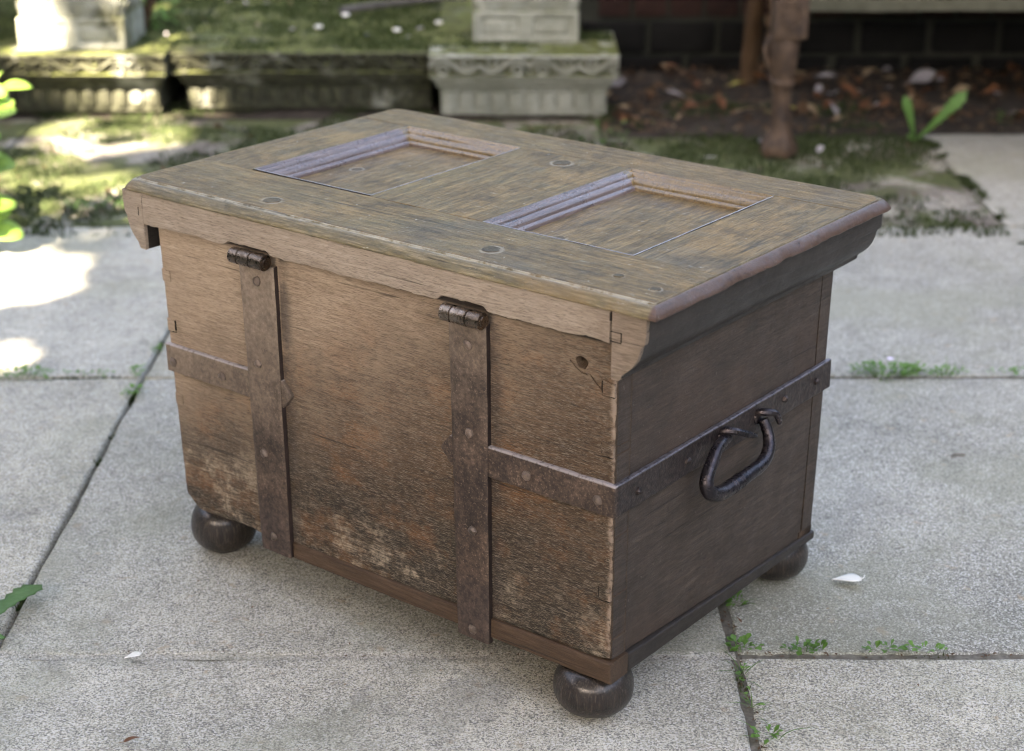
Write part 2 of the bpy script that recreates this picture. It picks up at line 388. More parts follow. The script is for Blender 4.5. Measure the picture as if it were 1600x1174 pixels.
def m_iron(name, mode='strap', arris=False):
    t = NT(name); v = t.vec(); X, Y, Z = t.sep()
    f = t.noise(v, 26, 6, .7); g = t.noise(v, 150, 4, .7); h = t.noise(t.vec(off=(4, 4, 4)), 420, 2, .6)
    if mode == 'strap':
        rust = t.ramp(t.math('ADD', t.math('MULTIPLY', f, .40), t.math('ADD', t.math('MULTIPLY', g, .38), t.math('MULTIPLY', h, .22))), [(.3, (.012, .009, .008)), (.44, (.040, .027, .021)), (.54, (.085, .056, .041)), (.66, (.19, .125, .085))])
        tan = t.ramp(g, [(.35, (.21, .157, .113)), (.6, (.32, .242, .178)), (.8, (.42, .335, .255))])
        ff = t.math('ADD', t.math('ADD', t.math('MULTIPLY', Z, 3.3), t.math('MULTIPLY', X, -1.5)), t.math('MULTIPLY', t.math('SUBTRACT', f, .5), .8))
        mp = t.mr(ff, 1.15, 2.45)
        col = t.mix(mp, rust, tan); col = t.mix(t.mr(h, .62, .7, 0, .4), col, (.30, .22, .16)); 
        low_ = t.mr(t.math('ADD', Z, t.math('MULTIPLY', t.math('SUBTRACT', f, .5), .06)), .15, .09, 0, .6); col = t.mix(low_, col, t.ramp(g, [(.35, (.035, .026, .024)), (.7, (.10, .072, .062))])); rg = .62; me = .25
    elif mode == 'dark':
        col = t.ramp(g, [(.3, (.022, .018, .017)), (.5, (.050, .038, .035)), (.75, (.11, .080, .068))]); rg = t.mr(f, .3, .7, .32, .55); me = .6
    elif mode == 'handle':
        col = t.ramp(f, [(.3, (.018, .016, .018)), (.5, (.040, .035, .040)), (.75, (.10, .078, .070))]); rg = t.mr(g, .3, .7, .22, .42); me = .75
    elif mode == 'hinge':
        col = t.ramp(f, [(.3, (.05, .038, .030)), (.5, (.16, .12, .09)), (.75, (.40, .33, .27))]); rg = t.mr(g, .3, .7, .20, .38); me = .9
    else:
        col = t.ramp(f, [(.28, (.020, .013, .011)), (.46, (.046, .027, .016)), (.6, (.080, .048, .028)), (.8, (.115, .085, .062))]); rg = .7; me = .1
    if arris: col = t.mix(t.math('MULTIPLY', t.mr(Z, .2990, .3006), t.mr(g, .36, .50, .25, .85)), col, (.36, .32, .31) if mode == 'strap' else (.19, .175, .19))
    nb = t.bump(g, .0010, .7); nb = t.bump(h, .0007, .6, nb)
    return t.done(col, rg, nb, metal=me)

def m_stone(name, clean=1.0, seed=0, ag=1.0):
    t = NT(name); v = t.vec(off=(seed, 0, seed))
    f = t.noise(v, 9, 6, .65); g = t.noise(v, 60, 5, .7); k = t.noise(t.vec(off=(5, seed, 1)), 5, 6, .7)
    col = t.ramp(t.math('ADD', t.math('MULTIPLY', f, .5), t.math('MULTIPLY', g, .5)), [(.3, (.15, .155, .12)), (.5, (.29, .30, .255)), (.68, (.45, .455, .41))])
    alg = t.ramp(g, [(.3, (.030 * ag, .030 * ag, .018 * ag)), (.55, (.080 * ag, .082 * ag, .045 * ag)), (.75, (.17 * ag, .17 * ag, .11 * ag))])
    col = t.mix(t.mr(k, .42 + .18 * clean, .56 + .2 * clean, 0, .93), col, alg)
    col = t.mix(t.mr(g, .50, .66, 0, .55), col, (.09, .10, .055))
    at = t.n('ShaderNodeAttribute'); at.attribute_name = 'hollow'
    col = t.mix(t.math('MULTIPLY', at.outputs['Fac'], t.mr(g, .34, .56, .25, .95)), col, alg)
    nx = t.n('ShaderNodeNewGeometry'); z = t.sep(nx.outputs['Normal'])[2]
    top = t.math('MULTIPLY', t.mr(z, .75, .95), t.mr(t.noise(v, 13, 5, .7), .34, .46))
    mc = t.ramp(t.noise(v, 48, 5, .7), [(.3, (.035, .030, .018)), (.5, (.075, .085, .028)), (.62, (.12, .14, .04)), (.8, (.20, .20, .13))])
    col = t.mix(top, col, mc)
    nb = t.bump(g, .003, .8); nb = t.bump(f, .006, .6, nb)
    return t.done(col, .9, nb, spec=.2)

# ================================================================== THE CHEST
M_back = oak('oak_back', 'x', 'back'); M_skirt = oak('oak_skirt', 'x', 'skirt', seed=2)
M_lidx = oak('oak_lid_x', 'x', 'lid', seed=4); M_lidy = oak('oak_lid_y', 'y', 'lid', seed=6)
M_edge = oak('oak_edge', 'x', 'edge', seed=3); M_mould = oak('oak_mould', 'y', 'mould', seed=8); M_mouldx = oak('oak_mould_x', 'x', 'mould', seed=9)
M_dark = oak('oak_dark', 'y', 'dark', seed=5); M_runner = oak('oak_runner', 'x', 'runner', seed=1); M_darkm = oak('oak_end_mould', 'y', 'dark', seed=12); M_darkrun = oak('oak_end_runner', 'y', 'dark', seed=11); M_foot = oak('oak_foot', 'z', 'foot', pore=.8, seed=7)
M_strap = m_iron('strap_iron'); M_band = m_iron('end_band_iron', 'dark', True); M_bandf = m_iron('band_iron', 'strap', True); M_handle = m_iron('handle_iron', 'handle'); M_hinge = m_iron('hinge_iron', 'hinge')
M_side = m_simple('wax_blackened_iron', (.010, .008, .007), (.035, .022, .018), 60, .6, .001)
M_nail = m_simple('nail_iron', (.055, .040, .030), (.15, .105, .078), 160, .42, .001, spec=.6)
M_void = m_simple('shadowed_wood', (.01, .009, .008), (.02, .016, .012), 30, .9)

chest = empty('wooden_chest', (0.1073, 1.6228, 0), -0.6634)
tag(chest, 'old oak chest with iron straps, two sunk lid panels and dark bun feet', 'chest')
L, D = .70, .4708
def taper(x, y, z):
    k = clampv(1 - (z - .08) / .37, 0, 1)
    if x < -.35: x += .016 * k * clampv((-x - .35) / .35, 0, 1)
    if y > .2: y -= .012 * k * clampv((y - .2) / .27, 0, 1)
    return (x, y, z)
def zbot(x, y):
    return .085 - .022 * (y / D) - .014 * (-x / L)
# board with the hinges ------------------------------------------------
def back_lo(u):
    z = zbot(u, 0) + .0016 * fbm(u, 1.3, 0, 22, 3)
    if u < -.50:
        k = clampv((-.50 - u) / .03, 0, 1); z = z * (1 - k) + (.073 + .006 * n3(u, 5, 0, 16) + .004 * n3(u, 1, 0, 60)) * k
    if u < -.668: z += .016 * ((-.668 - u) / .033) ** 2
    if u > -.02: z += .004 * ((u + .02) / .02) ** 2
    return z
def back_disp(u, v):
    d = .0009 * fbm(u, v, 0, 7, 3) + .00035 * fbm(u * .5, v * 5, 3, 22, 3) + .00022 * noise.noise(Vector((u * 30, v * 420, 1)))
    if v < .17: d += .0010 * fbm(u * .7, v * 2, 7, 30, 3) * clampv((.17 - v) / .06, 0, 1)
    e = clampv((u + .03) / .03, 0, 1)
    d += e * e * (.0016 * noise.noise(Vector((u * 60, v * 200, 4))) + .0022 * noise.noise(Vector((1, v * 45, 4))) - .0010)
    return d
us = edged(-.7015, .0, 210, .004)
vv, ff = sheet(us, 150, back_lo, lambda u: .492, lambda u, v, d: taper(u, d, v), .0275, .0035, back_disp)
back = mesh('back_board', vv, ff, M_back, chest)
def cut(o, cb):
    bmesh.ops.recalc_face_normals(cb, faces=cb.faces)
    me = bpy.data.meshes.new('c'); cb.to_mesh(me); cb.free(); c = bpy.data.objects.new('c', me); COL.objects.link(c)
    m = o.modifiers.new('b', 'BOOLEAN'); m.operation = 'DIFFERENCE'; m.object = c; m.solver = 'EXACT'
    c.parent = o.parent
    bpy.context.view_layer.update()
    dg = bpy.context.evaluated_depsgraph_get()
    nm = bpy.data.meshes.new_from_object(o.evaluated_get(dg)); o.modifiers.clear()
    old = o.data; o.data = nm; nm.name = o.name; bpy.data.objects.remove(c); bpy.data.meshes.remove(me)
# worn bolt hole with a splintered tail, plus a shallow notch by the corner
cb = bmesh.new()
def blob(cb, pts, y0, y1):
    a = [cb.verts.new((x, y0, z)) for x, z in pts]; b = [cb.verts.new((x, y1, z)) for x, z in pts]
    cb.faces.new(a); cb.faces.new(list(reversed(b)))
    for i in range(len(pts)): cb.faces.new((a[i], b[i], b[(i + 1) % len(pts)], a[(i + 1) % len(pts)]))
pts = [(-.0445 + .0085 * math.cos(a) * (1 + .10 * math.sin(3 * a)), .428 + .0075 * math.sin(a)) for a in [i * 2 * math.pi / 20 for i in range(20)]]
blob(cb, pts, -.01, .019)
cut(back, cb)
cb = bmesh.new(); blob(cb, [(-.060, .4275), (-.051, .4335), (-.046, .424), (-.036, .4165), (-.044, .4165), (-.052, .421)], -.01, .0022); cut(back, cb)
cb = bmesh.new(); blob(cb, [(-.034, .4185), (-.018, .410), (-.016, .4055), (-.019, .4045), (-.028, .4115)], -.01, .0014); cut(back, cb)
back.data.polygons.foreach_set('use_smooth', [True] * len(back.data.polygons))
try: back.data.set_sharp_from_angle(angle=R(38))
except Exception: pass

# end boards, front board, bottom --------------------------------------
def side_disp(u, v): return .0008 * fbm(u, v, 5, 7, 3) + .0003 * fbm(u * .6, v * 5, 8, 24, 3) + .00014 * noise.noise(Vector((u * 30, v * 400, 8)))
def end_board(xf, sgn):
    us = edged(.0285, D - .029, 90, .0012)
    vv, ff = sheet(us, 90, lambda u: zbot(xf, u) + .0008 * n3(u, 3, 0, 30), lambda u: .492,
                   lambda u, v, d: taper(xf - sgn * (d + .0008), u, v), .024, .0015, side_disp)
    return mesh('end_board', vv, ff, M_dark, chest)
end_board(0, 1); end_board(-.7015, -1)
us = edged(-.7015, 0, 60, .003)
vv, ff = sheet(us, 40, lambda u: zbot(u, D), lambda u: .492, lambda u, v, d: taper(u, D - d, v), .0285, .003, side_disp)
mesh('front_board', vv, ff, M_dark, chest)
bm = bmesh.new(); g = box(bm, -.672, -.026, .030, D - .044, .078, .092, 0)
mesh_bot = from_bm('bottom_board', bm, M_dark, chest)
# end grain of the hinge board seen on the right-hand end
vv, ff = sheet(edged(.0022, .0275, 6, .0008), 60, lambda u: zbot(0, u) + .003, lambda u: .49, lambda u, v, d: taper(.0006 + d, u, v), -.004, .0008,
               lambda u, v: -.0006 * n3(u, v, 3, 60) - .0004 * n3(u, v * 3, 3, 160))
mesh('corner_end_grain', vv, ff, M_dark, chest)
# dovetail pins
def pin(x0, x1, z0, z1, mat, slant=.002):
    bm = bmesh.new()
    g = box(bm, x0, x1, -.0012, .004, z0, z1, .0007, 2, cuts=4, amp=.0004, sc=150, seed=z0 * 50)
    for v in g:
        if v.co.x < (x0 + x1) / 2: v.co.z += (v.co.z - (z0 + z1) / 2) * .18 + slant * .3
    for v in g: v.co = Vector(taper(*v.co))
    from_bm('dovetail_pin', bm, mat, chest)
for z, s in ((.3995, .015), (.331, .014), (.232, .013), (.160, .015)):
    pin(-.0165, -.0006, z, z + s, M_back); 
for z, s in ((.385, .014), (.318, .015), (.218, .014)):
    pin(-.7005, -.686, z, z + s, M_back)
for z, s, x0 in ((.3995, .015, -.0168), (.331, .014, -.0158), (.160, .015, -.0160), (.318, .015, -.6855)):
    for (a, b, c_, d_) in ((x0 - .0003, x0 + .0004, z + .002, z + s + .0006), (x0, (-.0012 if x0 > -.1 else -.6990), z - .0006, z - .0001)):
        bm = bmesh.new(); g = box(bm, a, b, -.0016, .004, c_, d_, .0001, 1, cuts=5, amp=.0007, sc=180, seed=z * 30 + a)
        for v in g: v.co = Vector(taper(*v.co))
        from_bm('joint_line', bm, M_void, chest)
for z in (.333, .343, .165, .236, .112):
    bm = bmesh.new(); box(bm, -.001, .0017, .004, .0275, z, z + .0012, .0003, 1, cuts=3, amp=.0003, sc=200); from_bm('dovetail_line', bm, M_runner, chest)
# the runner under the board ------------------------------------------
def runner(name, path_u, P, mat):
    vv, ff = sheet(path_u, 6, lambda u: 0, lambda u: 1, P, 1, .0)
def run_strip(name, u0, u1, zt, zb, P, n=110, thick=.03, mat=M_runner):
    vv, ff = sheet(edged(u0, u1, n, .002), 8, lambda u: zb(u) + .0007 * n3(u, 1, 0, 40), lambda u: zt(u) + .0005 * n3(u, 4, 0, 40),
                   P, thick, .0022, lambda u, v: .0004 * fbm(u, v * 4, 2, 30, 3))
    return mesh(name, vv, ff, mat, chest)
run_strip('runner', -.4855, .0035, lambda u: .0845 + .010 * u, lambda u: .0585 - .004 * u * 0 + .001 * u, lambda u, v, d: (u, -.0035 + d, v), thick=.034)
run_strip('runner', .0316, D - .01, lambda u: .0845 - .020 * u / D - .001, lambda u: .0590 - .006 * u / D, lambda u, v, d: (.0035 - d, u, v), thick=.034, mat=M_darkrun)
run_strip('runner', -.680, .0, lambda u: .074, lambda u: .056, lambda u, v, d: (u, D - .012 - d, v), thick=.034)
run_strip('runner', .036, D - .05, lambda u: .074, lambda u: .056, lambda u, v, d: (-.683 + d, u, v), thick=.034)
# bun feet -------------------------------------------------------------
def foot(x, y, r, h):
    bm = bmesh.new(); pr = [(0, 0), (r * .50, .0), (r * .66, .0018)]
    for i in range(1, 15):
        a = -math.pi / 2 * .80 + i / 14 * math.pi * .86
        pr.append((r * (.66 + .34 * math.cos(a)) if 0 else r * (math.cos(a) ** .72 if math.cos(a) > 0 else 0) if math.cos(a) > .15 else r * .3, h * (.5 + .5 * math.sin(a))))
    pr = [(0, 0), (r * .55, 0)] + [(r * max(math.cos(a), .0) ** .52, h * (.5 + .5 * math.sin(a))) for a in [(-80 + i * 8) * math.pi / 180 for i in range(0, 20)]] + [(r * .45, h), (0, h)]
    lathe(bm, pr, 48, (x, y))
    for v in bm.verts: v.co += Vector((n3(*(v.co * 30)), n3(*(v.co * 30 + Vector((9, 0, 0)))), 0)) * .0006
    return from_bm('foot', bm, M_foot, chest)
foot(-.0400, .0275, .0460, .0600); foot(-.6660, .0450, .0445, .068); foot(-.0400, .4360, .0440, .058); foot(-.645, .425, .044, .060)

# iron straps ----------------------------------------------------------
def nail(x, y, z, parent, r=.0062, nrm='y', mat=None, seed=0):
    bm = bmesh.new(); k = 11; rnd = random.Random(int(x * 9999 + z * 7777 + y * 555))
    rim = []; top = []; mid = []
    for i in range(k):
        a = 2 * math.pi * i / k; rr = r * rnd.uniform(.82, 1.15)
        for lst, f, h in ((rim, 1, -.0012), (mid, .92, .0022), (top, .42, .0042 * rnd.uniform(.8, 1.2))):
            p = (rr * f * math.cos(a), rr * f * math.sin(a), h)
            lst.append(bm.verts.new((x + p[0], y - p[2], z + p[1]) if nrm == 'y' else (x + p[2], y + p[0], z + p[1])))
    for A, B in ((rim, mid), (mid, top)):
        for i in range(k): bm.faces.new((A[i], A[(i + 1) % k], B[(i + 1) % k], B[i]))
    bm.faces.new(top); bm.faces.new(list(reversed(rim)))
    return from_bm('nail', bm, mat or M_nail, parent)
def plate(name, u0f, u1f, z0, z1, yo, th, mat, n=110, amp=.0006, bend=0.0):
    """vertical strap on the hinge board; u0f/u1f give the left/right edges at height z."""
    zs = edged(z0, z1, n, .002); verts = []; faces = []; g = []
    for z in zs:
        a, b = u0f(z) + amp * n3(z, 1, 0, 45), u1f(z) + amp * n3(z, 7, 0, 45); row = []
        for k, f in enumerate((0, .03, .12, .3, .5, .7, .88, .97, 1)):
            x = a + (b - a) * f
            d = (.0016 if k in (0, 8) else .0004 if k in (1, 7) else 0)
            y = yo + d + .0007 * fbm(x, z, 3, 14, 3) + bend * (z - z0)
            row.append(len(verts)); verts.append((x, y, z))
        for x in (b, a): row.append(len(verts)); verts.append((x, yo + th, z))
        g.append(row)
    m = len(g[0])
    for i in range(len(g) - 1):
        for k in range(m): faces.append((g[i][k], g[i][(k + 1) % m], g[i + 1][(k + 1) % m], g[i + 1][k]))
    faces.append(g[0]); faces.append(list(reversed(g[-1])))
    o = mesh(name, verts, faces, mat, chest); o.data.materials.append(M_side)
    for p in o.data.polygons:
        if p.normal.x > .75: p.material_index = 1
    return o
def hinge(parent, x0, x1, z, y, gap):
    for i, (a, b) in enumerate(gap):
        bm = bmesh.new(); n = 22
        rr = .0098
        prof = [(a, rr * .86), (a + .0008, rr), (b - .0008, rr), (b, rr * .86)]
        rings = []
        for xx, r in prof:
            rings.append([bm.verts.new((xx, y + r * math.cos(t), z + r * math.sin(t))) for t in [2 * math.pi * k / n for k in range(n)]])
        for A, B in zip(rings[:-1], rings[1:]):
            for k in range(n): bm.faces.new((A[k], A[(k + 1) % n], B[(k + 1) % n], B[k]))
        bm.faces.new(rings[0]); bm.faces.new(rings[-1])
        for v in bm.verts: v.co += Vector((0, n3(*(v.co * 90)), n3(*(v.co * 90 + Vector((5, 5, 5)))))) * .0003
        from_bm('hinge_knuckle', bm, M_hinge, parent)
    bm = bmesh.new(); tube(bm, [(x0 - .0015, y, z), (x1 + .0018, y, z)], .0068, 14); from_bm('hinge_pin', bm, M_hinge, parent)
s1 = plate('iron_strap', lambda z: -.5365 - .030 * (z - .05), lambda z: -.4850 - .010 * (z - .05), .0595, .4445, -.0085, .0078, M_strap)
s2 = plate('iron_strap', lambda z: -.2110 - .020 * (z - .05), lambda z: -.1640 - .004 * (z - .05), .0515, .4445, -.0085, .0078, M_strap)
hinge(s1, -.5475, -.4905, .4520, -.0170, [(-.5475, -.5335), (-.5325, -.5135), (-.5125, -.4915)])
hinge(s2, -.2175, -.1615, .4520, -.0170, [(-.2175, -.2035), (-.2025, -.1815), (-.1805, -.1625)])
for s, L_ in ((s1, [(-.517, .423), (-.522, .315), (-.521, .196), (-.512, .082)]), (s2, [(-.190, .417), (-.189, .312), (-.186, .193), (-.187, .064)])):
    for x, z in L_: nail(x, -.0082, z, s)
def hband(name, P, u0, u1, z0, z1, th, mat, n=70, tipl=False, tipr=False):
    us = edged(u0, u1, n, .0015)
    def lo(u):
        z = z0 + .0009 * n3(u, 2, 0, 40)
        if tipr and u > u1 - .016: z += (u - (u1 - .016)) / .016 * (z1 - z0) * .46
        if tipl and u < u0 + .014: z += ((u0 + .014) - u) / .014 * (z1 - z0) * .46
        return z
    def hi(u):
        z = z1 + .0009 * n3(u, 8, 0, 40)
        if tipr and u > u1 - .016: z -= (u - (u1 - .016)) / .016 * (z1 - z0) * .46
        if tipl and u < u0 + .014: z -= ((u0 + .014) - u) / .014 * (z1 - z0) * .46
        return z
    vv, ff = sheet(us, 10, lo, hi, P, th, .0016, lambda u, v: .0006 * fbm(u, v, 9, 16, 3))
    return mesh(name, vv, ff, mat, chest)
b1 = hband('iron_band', lambda u, v, d: (taper(u, 0, v)[0], -.0062 + d, v), -.7035, -.4745, .2640, .3015, .0058, M_bandf, tipr=True)
b2 = hband('iron_band', lambda u, v, d: (u, -.0062 + d, v), -.2335, .0058, .2640, .3018, .0058, M_bandf, tipl=True)
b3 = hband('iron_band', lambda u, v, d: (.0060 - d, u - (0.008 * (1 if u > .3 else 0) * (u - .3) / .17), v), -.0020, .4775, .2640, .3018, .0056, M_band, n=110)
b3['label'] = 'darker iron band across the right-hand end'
for x, z in ((-.592, .281), (-.682, .279)): nail(x, -.0060, z, b1)
for x, z in ((-.111, .282), (-.0155, .281)): nail(x, -.0060, z, b2, r=.0062)
for y, z in ((.038, .281), (.135, .282), (.352, .286), (.43, .284)): nail(.0058, y, z, b3, r=.0045, nrm='x', mat=M_band)
# drop handle ----------------------------------------------------------
hp = [(.012, .210, .286), (.020, .176, .286), (.024, .155, .272), (.027, .143, .259), (.030, .1455, .246), (.032, .166, .2375), (.033, .192, .238), (.033, .222, .2395), (.031, .259, .240), (.027, .281, .249), (.020, .291, .264), (.012, .291, .281)]
hp = smoothpath(hp, 6); bm = bmesh.new()
tube(bm, hp, [.0063 + .0024 * math.sin(math.pi * i / (len(hp) - 1)) + .0004 * n3(i * .9, 0, 0) for i in range(len(hp))], 14)
hd = from_bm('handle', bm, M_handle, chest)
for q in (-.006, -.002, .002, .006):
    i = int(len(hp) * .56 + q * 400); p = hp[i]; tn = (hp[i + 1] - hp[i - 1]).normalized()
    bm = bmesh.new(); tube(bm, [p - tn * .0012, p, p + tn * .0012], [.0084, .0092, .0084], 16); from_bm('collar', bm, M_handle, hd)
for (y, z, tip) in ((.209, .287, (.0290, .247, .2800)), (.290, .283, (.0290, .3000, .2755))):
    bm = bmesh.new()
    tube(bm, smoothpath([(.002, y - .004, z + .001), (.010, y - .004, z + .008), (.0185, y + .001, z + .0085), (.0235, y + .010, z + .005), tuple(Vector(tip) * .6 + Vector((.0255, y + .014, z + .002)) * .4), tip], 4), [.0042, .0044, .0046, .0047, .0048, .0049, .0049, .0049, .0048, .0047, .0046, .0045, .0044, .0043, .0042, .0040, .0038, .0034, .0030, .0026, .0020], 9)
    lathe_ = []
    tube(bm, [(.0055, y, z), (.0075, y, z), (.0085, y, z)], [.0098, .0092, .0070], 14)
    from_bm('handle_eye', bm, M_handle, chest)

# ------------------------------------------------------------------ lid
TX0, TX1, TY0, TY1, TZ = -.738, .042, .002, .493, .512
def skirt_lo(u):
    z = .4635 + .0045 * (u + .0) / .7 +   .0021 * fbm(u, 2, 0, 18, 5) + .0012 * math.floor(2.2 * n3(u, 9, 0, 30)) * .6
    for a, b in ((-.566, -.489), (-.231, -.160)):
        k = clampv(min(u - a, b - u) / .006, 0, 1); z += k * .0045
    return z
us = edged(-.7125, -.0015, 300, .001)
vv, ff = sheet(us, 8, skirt_lo, lambda u: .4980, lambda u, v, d: (u, -.0122 + d, v), .0225, .0012, lambda u, v: .0007 * fbm(u, v, 4, 20, 3) + .0003 * noise.noise(Vector((u * 40, v * 500, 2))))
mesh('lid_skirt', vv, ff, M_skirt, chest)
def cleat(name, prof, y0, y1, n, mat, wob=.0007):
    verts = []; faces = []; g = []; ys = edged(y0, y1, n, .0015)
    for y in ys:
        row = []; e = clampv(min(y - y0, y1 - y) / .002, 0, 1)
        cx = sum(p[0] for p in prof) / len(prof); cz = sum(p[1] for p in prof) / len(prof)
        for k, (x, z) in enumerate(prof):
            s = .985 + .015 * e
            row.append(len(verts)); verts.append((cx + (x - cx) * s + wob * n3(y, k * .35, 1, 12) + .0003 * n3(y, k, 1, 120), y, cz + (z - cz) * s + wob * n3(y, k * .35, 5, 12)))
        g.append(row)
    m = len(prof)
    for i in range(len(g) - 1):
        for k in range(m): faces.append((g[i][k], g[i][(k + 1) % m], g[i + 1][(k + 1) % m], g[i + 1][k]))
    faces.append(g[0]); faces.append(list(reversed(g[-1])))
    return mesh(name, verts, faces, mat, chest)
PR = [(.0005, .4978), (.0425, .4978), (.0425, .486), (.0415, .473), (.0405, .4700), (.0375, .4690), (.0365, .4660), (.0350, .4590), (.0315, .4500), (.0262, .4425), (.0200, .4365), (.0150, .4325), (.0128, .4300), (.0122, .4265), (.0100, .4245), (.0015, .4240), (.0005, .4260)]
pc = [(.9995 * x, z) for x, z in PR]
cR = cleat('lid_moulding', pc, -.0095, .503, 120, M_darkm)
cL = cleat('lid_moulding', [(-.7130 - x * .86, z) for x, z in PR], -.0095, .503, 60, M_darkm)
# pale end grain faces of the two mouldings on the hinge side
def endcap(prof, y):
    verts = []; n = len(prof)
    cx = sum(p[0] for p in prof) / n; cz = sum(p[1] for p in prof) / n
    rings = []
    for s, yy in ((1.006, y + .004), (1.006, y - .0005), (.985, y - .0016), (.66, y - .0018), (.33, y - .0017)):
        rings.append([(cx + (x - cx) * s, yy + .0003 * n3(x * 90, z * 90, 0), cz + (z - cz) * s) for x, z in prof])
    verts = [v for r in rings for v in r] + [(cx, y - .0017, cz)]
    faces = []
    for i in range(len(rings) - 1):
        for k in range(n): faces.append((i * n + k, i * n + (k + 1) % n, (i + 1) * n + (k + 1) % n, (i + 1) * n + k))
    b = (len(rings) - 1) * n
    for k in range(n): faces.append((b + k, b + (k + 1) % n, len(verts) - 1))
    return mesh('end_grain', verts, faces, M_skirt, None)
for pr_, par in ((pc, cR), ([(-.7130 - x * .86, z) for x, z in PR], cL)):
    o = endcap(pr_, -.0100); o.parent = par
# bridle joints shown as short dark cuts
for (x0, x1, z0, z1) in ((-.0020, -.0008, .487, .4965), (.012, .0132, .4665, .477), (-.0008, .0125, .4760, .4768), (-.0008, .0125, .4655, .4663), (-.7130, -.7120, .478, .492), (-.7215, -.7205, .468, .479)):
    bm = bmesh.new(); box(bm, x0, x1, -.0124, -.008, z0, z1, .0002, 1, cuts=2, amp=.0002, sc=200); from_bm('joint_line', bm, M_void, chest)

def ring(name, x0, x1, y0, y1, prof, mat, sides=(1, 1, 1, 1), out=1, n=(90, 60), rad=0.0, amp=0.0, parent=chest, ragged=0.0, corner_n=6):
    """profile (inset d, z) swept round a rectangle with mitred or rounded corners. sides scale d on (x0, x1, y0, y1)."""
    path = []
    nx, ny = n
    for i in range(nx): path.append((i / nx, 0, 0))
    for i in range(ny): path.append((1, i / ny, 1))
    for i in range(nx): path.append((1 - i / nx, 1, 2))
    for i in range(ny): path.append((0, 1 - i / ny, 3))
    verts = []; faces = []; g = []
    for (a, b, s) in path:
        row = []
        for k, (d, z) in enumerate(prof):
            X0 = x0 - out * d * sides[0]; X1 = x1 + out * d * sides[1]; Y0 = y0 - out * d * sides[2]; Y1 = y1 + out * d * sides[3]
            x = X0 + (X1 - X0) * a; y = Y0 + (Y1 - Y0) * b
            if rad:
                for cx, cy, sx, sy in ((X0, Y0, 1, 1), (X0, Y1, 1, -1), (X1, Y1, -1, -1)):
                    dx = (x - cx) * sx; dy = (y - cy) * sy
                    if dx < rad and dy < rad:
                        q = max(rad - dx, 0), max(rad - dy, 0); l = math.hypot(*q)
                        if l > rad: x = cx + sx * (rad - q[0] * rad / l); y = cy + sy * (rad - q[1] * rad / l)
            nz = amp * n3(x * 14, y * 14, k * .25); w = (ragged * (2.3 if s == 1 else 1) * (k / len(prof)) * (fbm(x, y, 2, 22, 5)) - (.0022 * max(0, n3(x, y, 3, 60)) * (k / len(prof)) if s < 2 else 0)) if ragged else 0
            dx_, dy_ = ((0, -1), (1, 0), (0, 1), (-1, 0))[s]
            row.append(len(verts)); verts.append((x + dx_ * (nz + w) * out, y + dy_ * (nz + w) * out, z + nz * .6 + (abs(w) * .35 if k > 8 else 0)))
        g.append(row)
    m = len(prof)
    for i in range(len(g)):
        j = (i + 1) % len(g)
        for k in range(m - 1): faces.append((g[i][k], g[j][k], g[j][k + 1], g[i][k + 1]))
    return mesh(name, verts, faces, mat, parent)
rim = [(-.006, .4990), (-.0004, .4996), (-.0002, .5114), (.0004, .5119), (.0014, .5121), (.0022, .5116), (.0028, .5103), (.0036, .5101), (.0046, .5108), (.0060, .5105), (.0084, .5092), (.0108, .5068), (.0136, .5036), (.0156, .5008), (.0162, .4990), (.0154, .4980), (.010, .4979), (-.006, .4982)]
ring('lid_rim', TX0, TX1, TY0, TY1, rim, M_edge, sides=(.8, .85, 1, .8), n=(260, 170), rad=.016, amp=.0006, ragged=.0014)
def rail(name, x0, x1, y0, y1, mat, dz=0, along='x', seed=0, lift=0):
    if along == 'x':
        us = edged(x0, x1, 80, .0012); n = 26
        vv, ff = sheet(us, n, lambda u: y0, lambda u: y1, lambda u, v, d: (u, v, TZ + dz - d), .013, .0010, lambda u, v: .0005 * fbm(u, v, seed, 9, 3) + .00016 * noise.noise(Vector((u * 25, v * 320, seed))))
    else:
        us = edged(y0, y1, 60, .0012); n = 20
        vv, ff = sheet(us, n, lambda u: x0, lambda u: x1, lambda u, v, d: (v, u, TZ + dz - d), .013, .0010, lambda u, v: .0005 * fbm(u, v, seed, 9, 3) + .00016 * noise.noise(Vector((u * 25, v * 320, seed))))
    return vv, ff
def rounded_clip(vv, rad=.015):
    out = []
    for x, y, z in vv:
        for cx, cy, sx, sy in ((TX0, TY0, 1, 1), (TX0, TY1, 1, -1), (TX1, TY1, -1, -1)):
            dx = (x - cx) * sx; dy = (y - cy) * sy
            if dx < rad and dy < rad:
                q = max(rad - dx, 0), max(rad - dy, 0); l = math.hypot(*q)
                if l > rad: x = cx + sx * (rad - q[0] * rad / l); y = cy + sy * (rad - q[1] * rad / l)
        out.append((x, y, z))
    return out
OL = (-.6500, -.4470, .1205, .4200); OR_ = (-.2710, -.0610, .1165, .4205)
for nm, a, al, mt, dz, sd_ in (('lid_rail', (TX0, TX1, TY0, .1165), 'x', M_lidx, .0002, 1), ('lid_rail', (TX0, TX1, .4205, TY1), 'x', M_lidx, .0, 2),
                           ('lid_stile', (TX0, -.6500, .1168, .4202), 'y', M_lidy, -.0003, 3), ('lid_muntin', (-.4470, -.2710, .1168, .4202), 'y', M_lidy, .0002, 4), ('lid_stile', (-.0610, TX1, .1168, .4202), 'y', M_lidy, -.0002, 5)):
    vv, ff = rail(nm, *a, mt, dz, al, sd_); mesh(nm, rounded_clip(vv), ff, mt, chest)
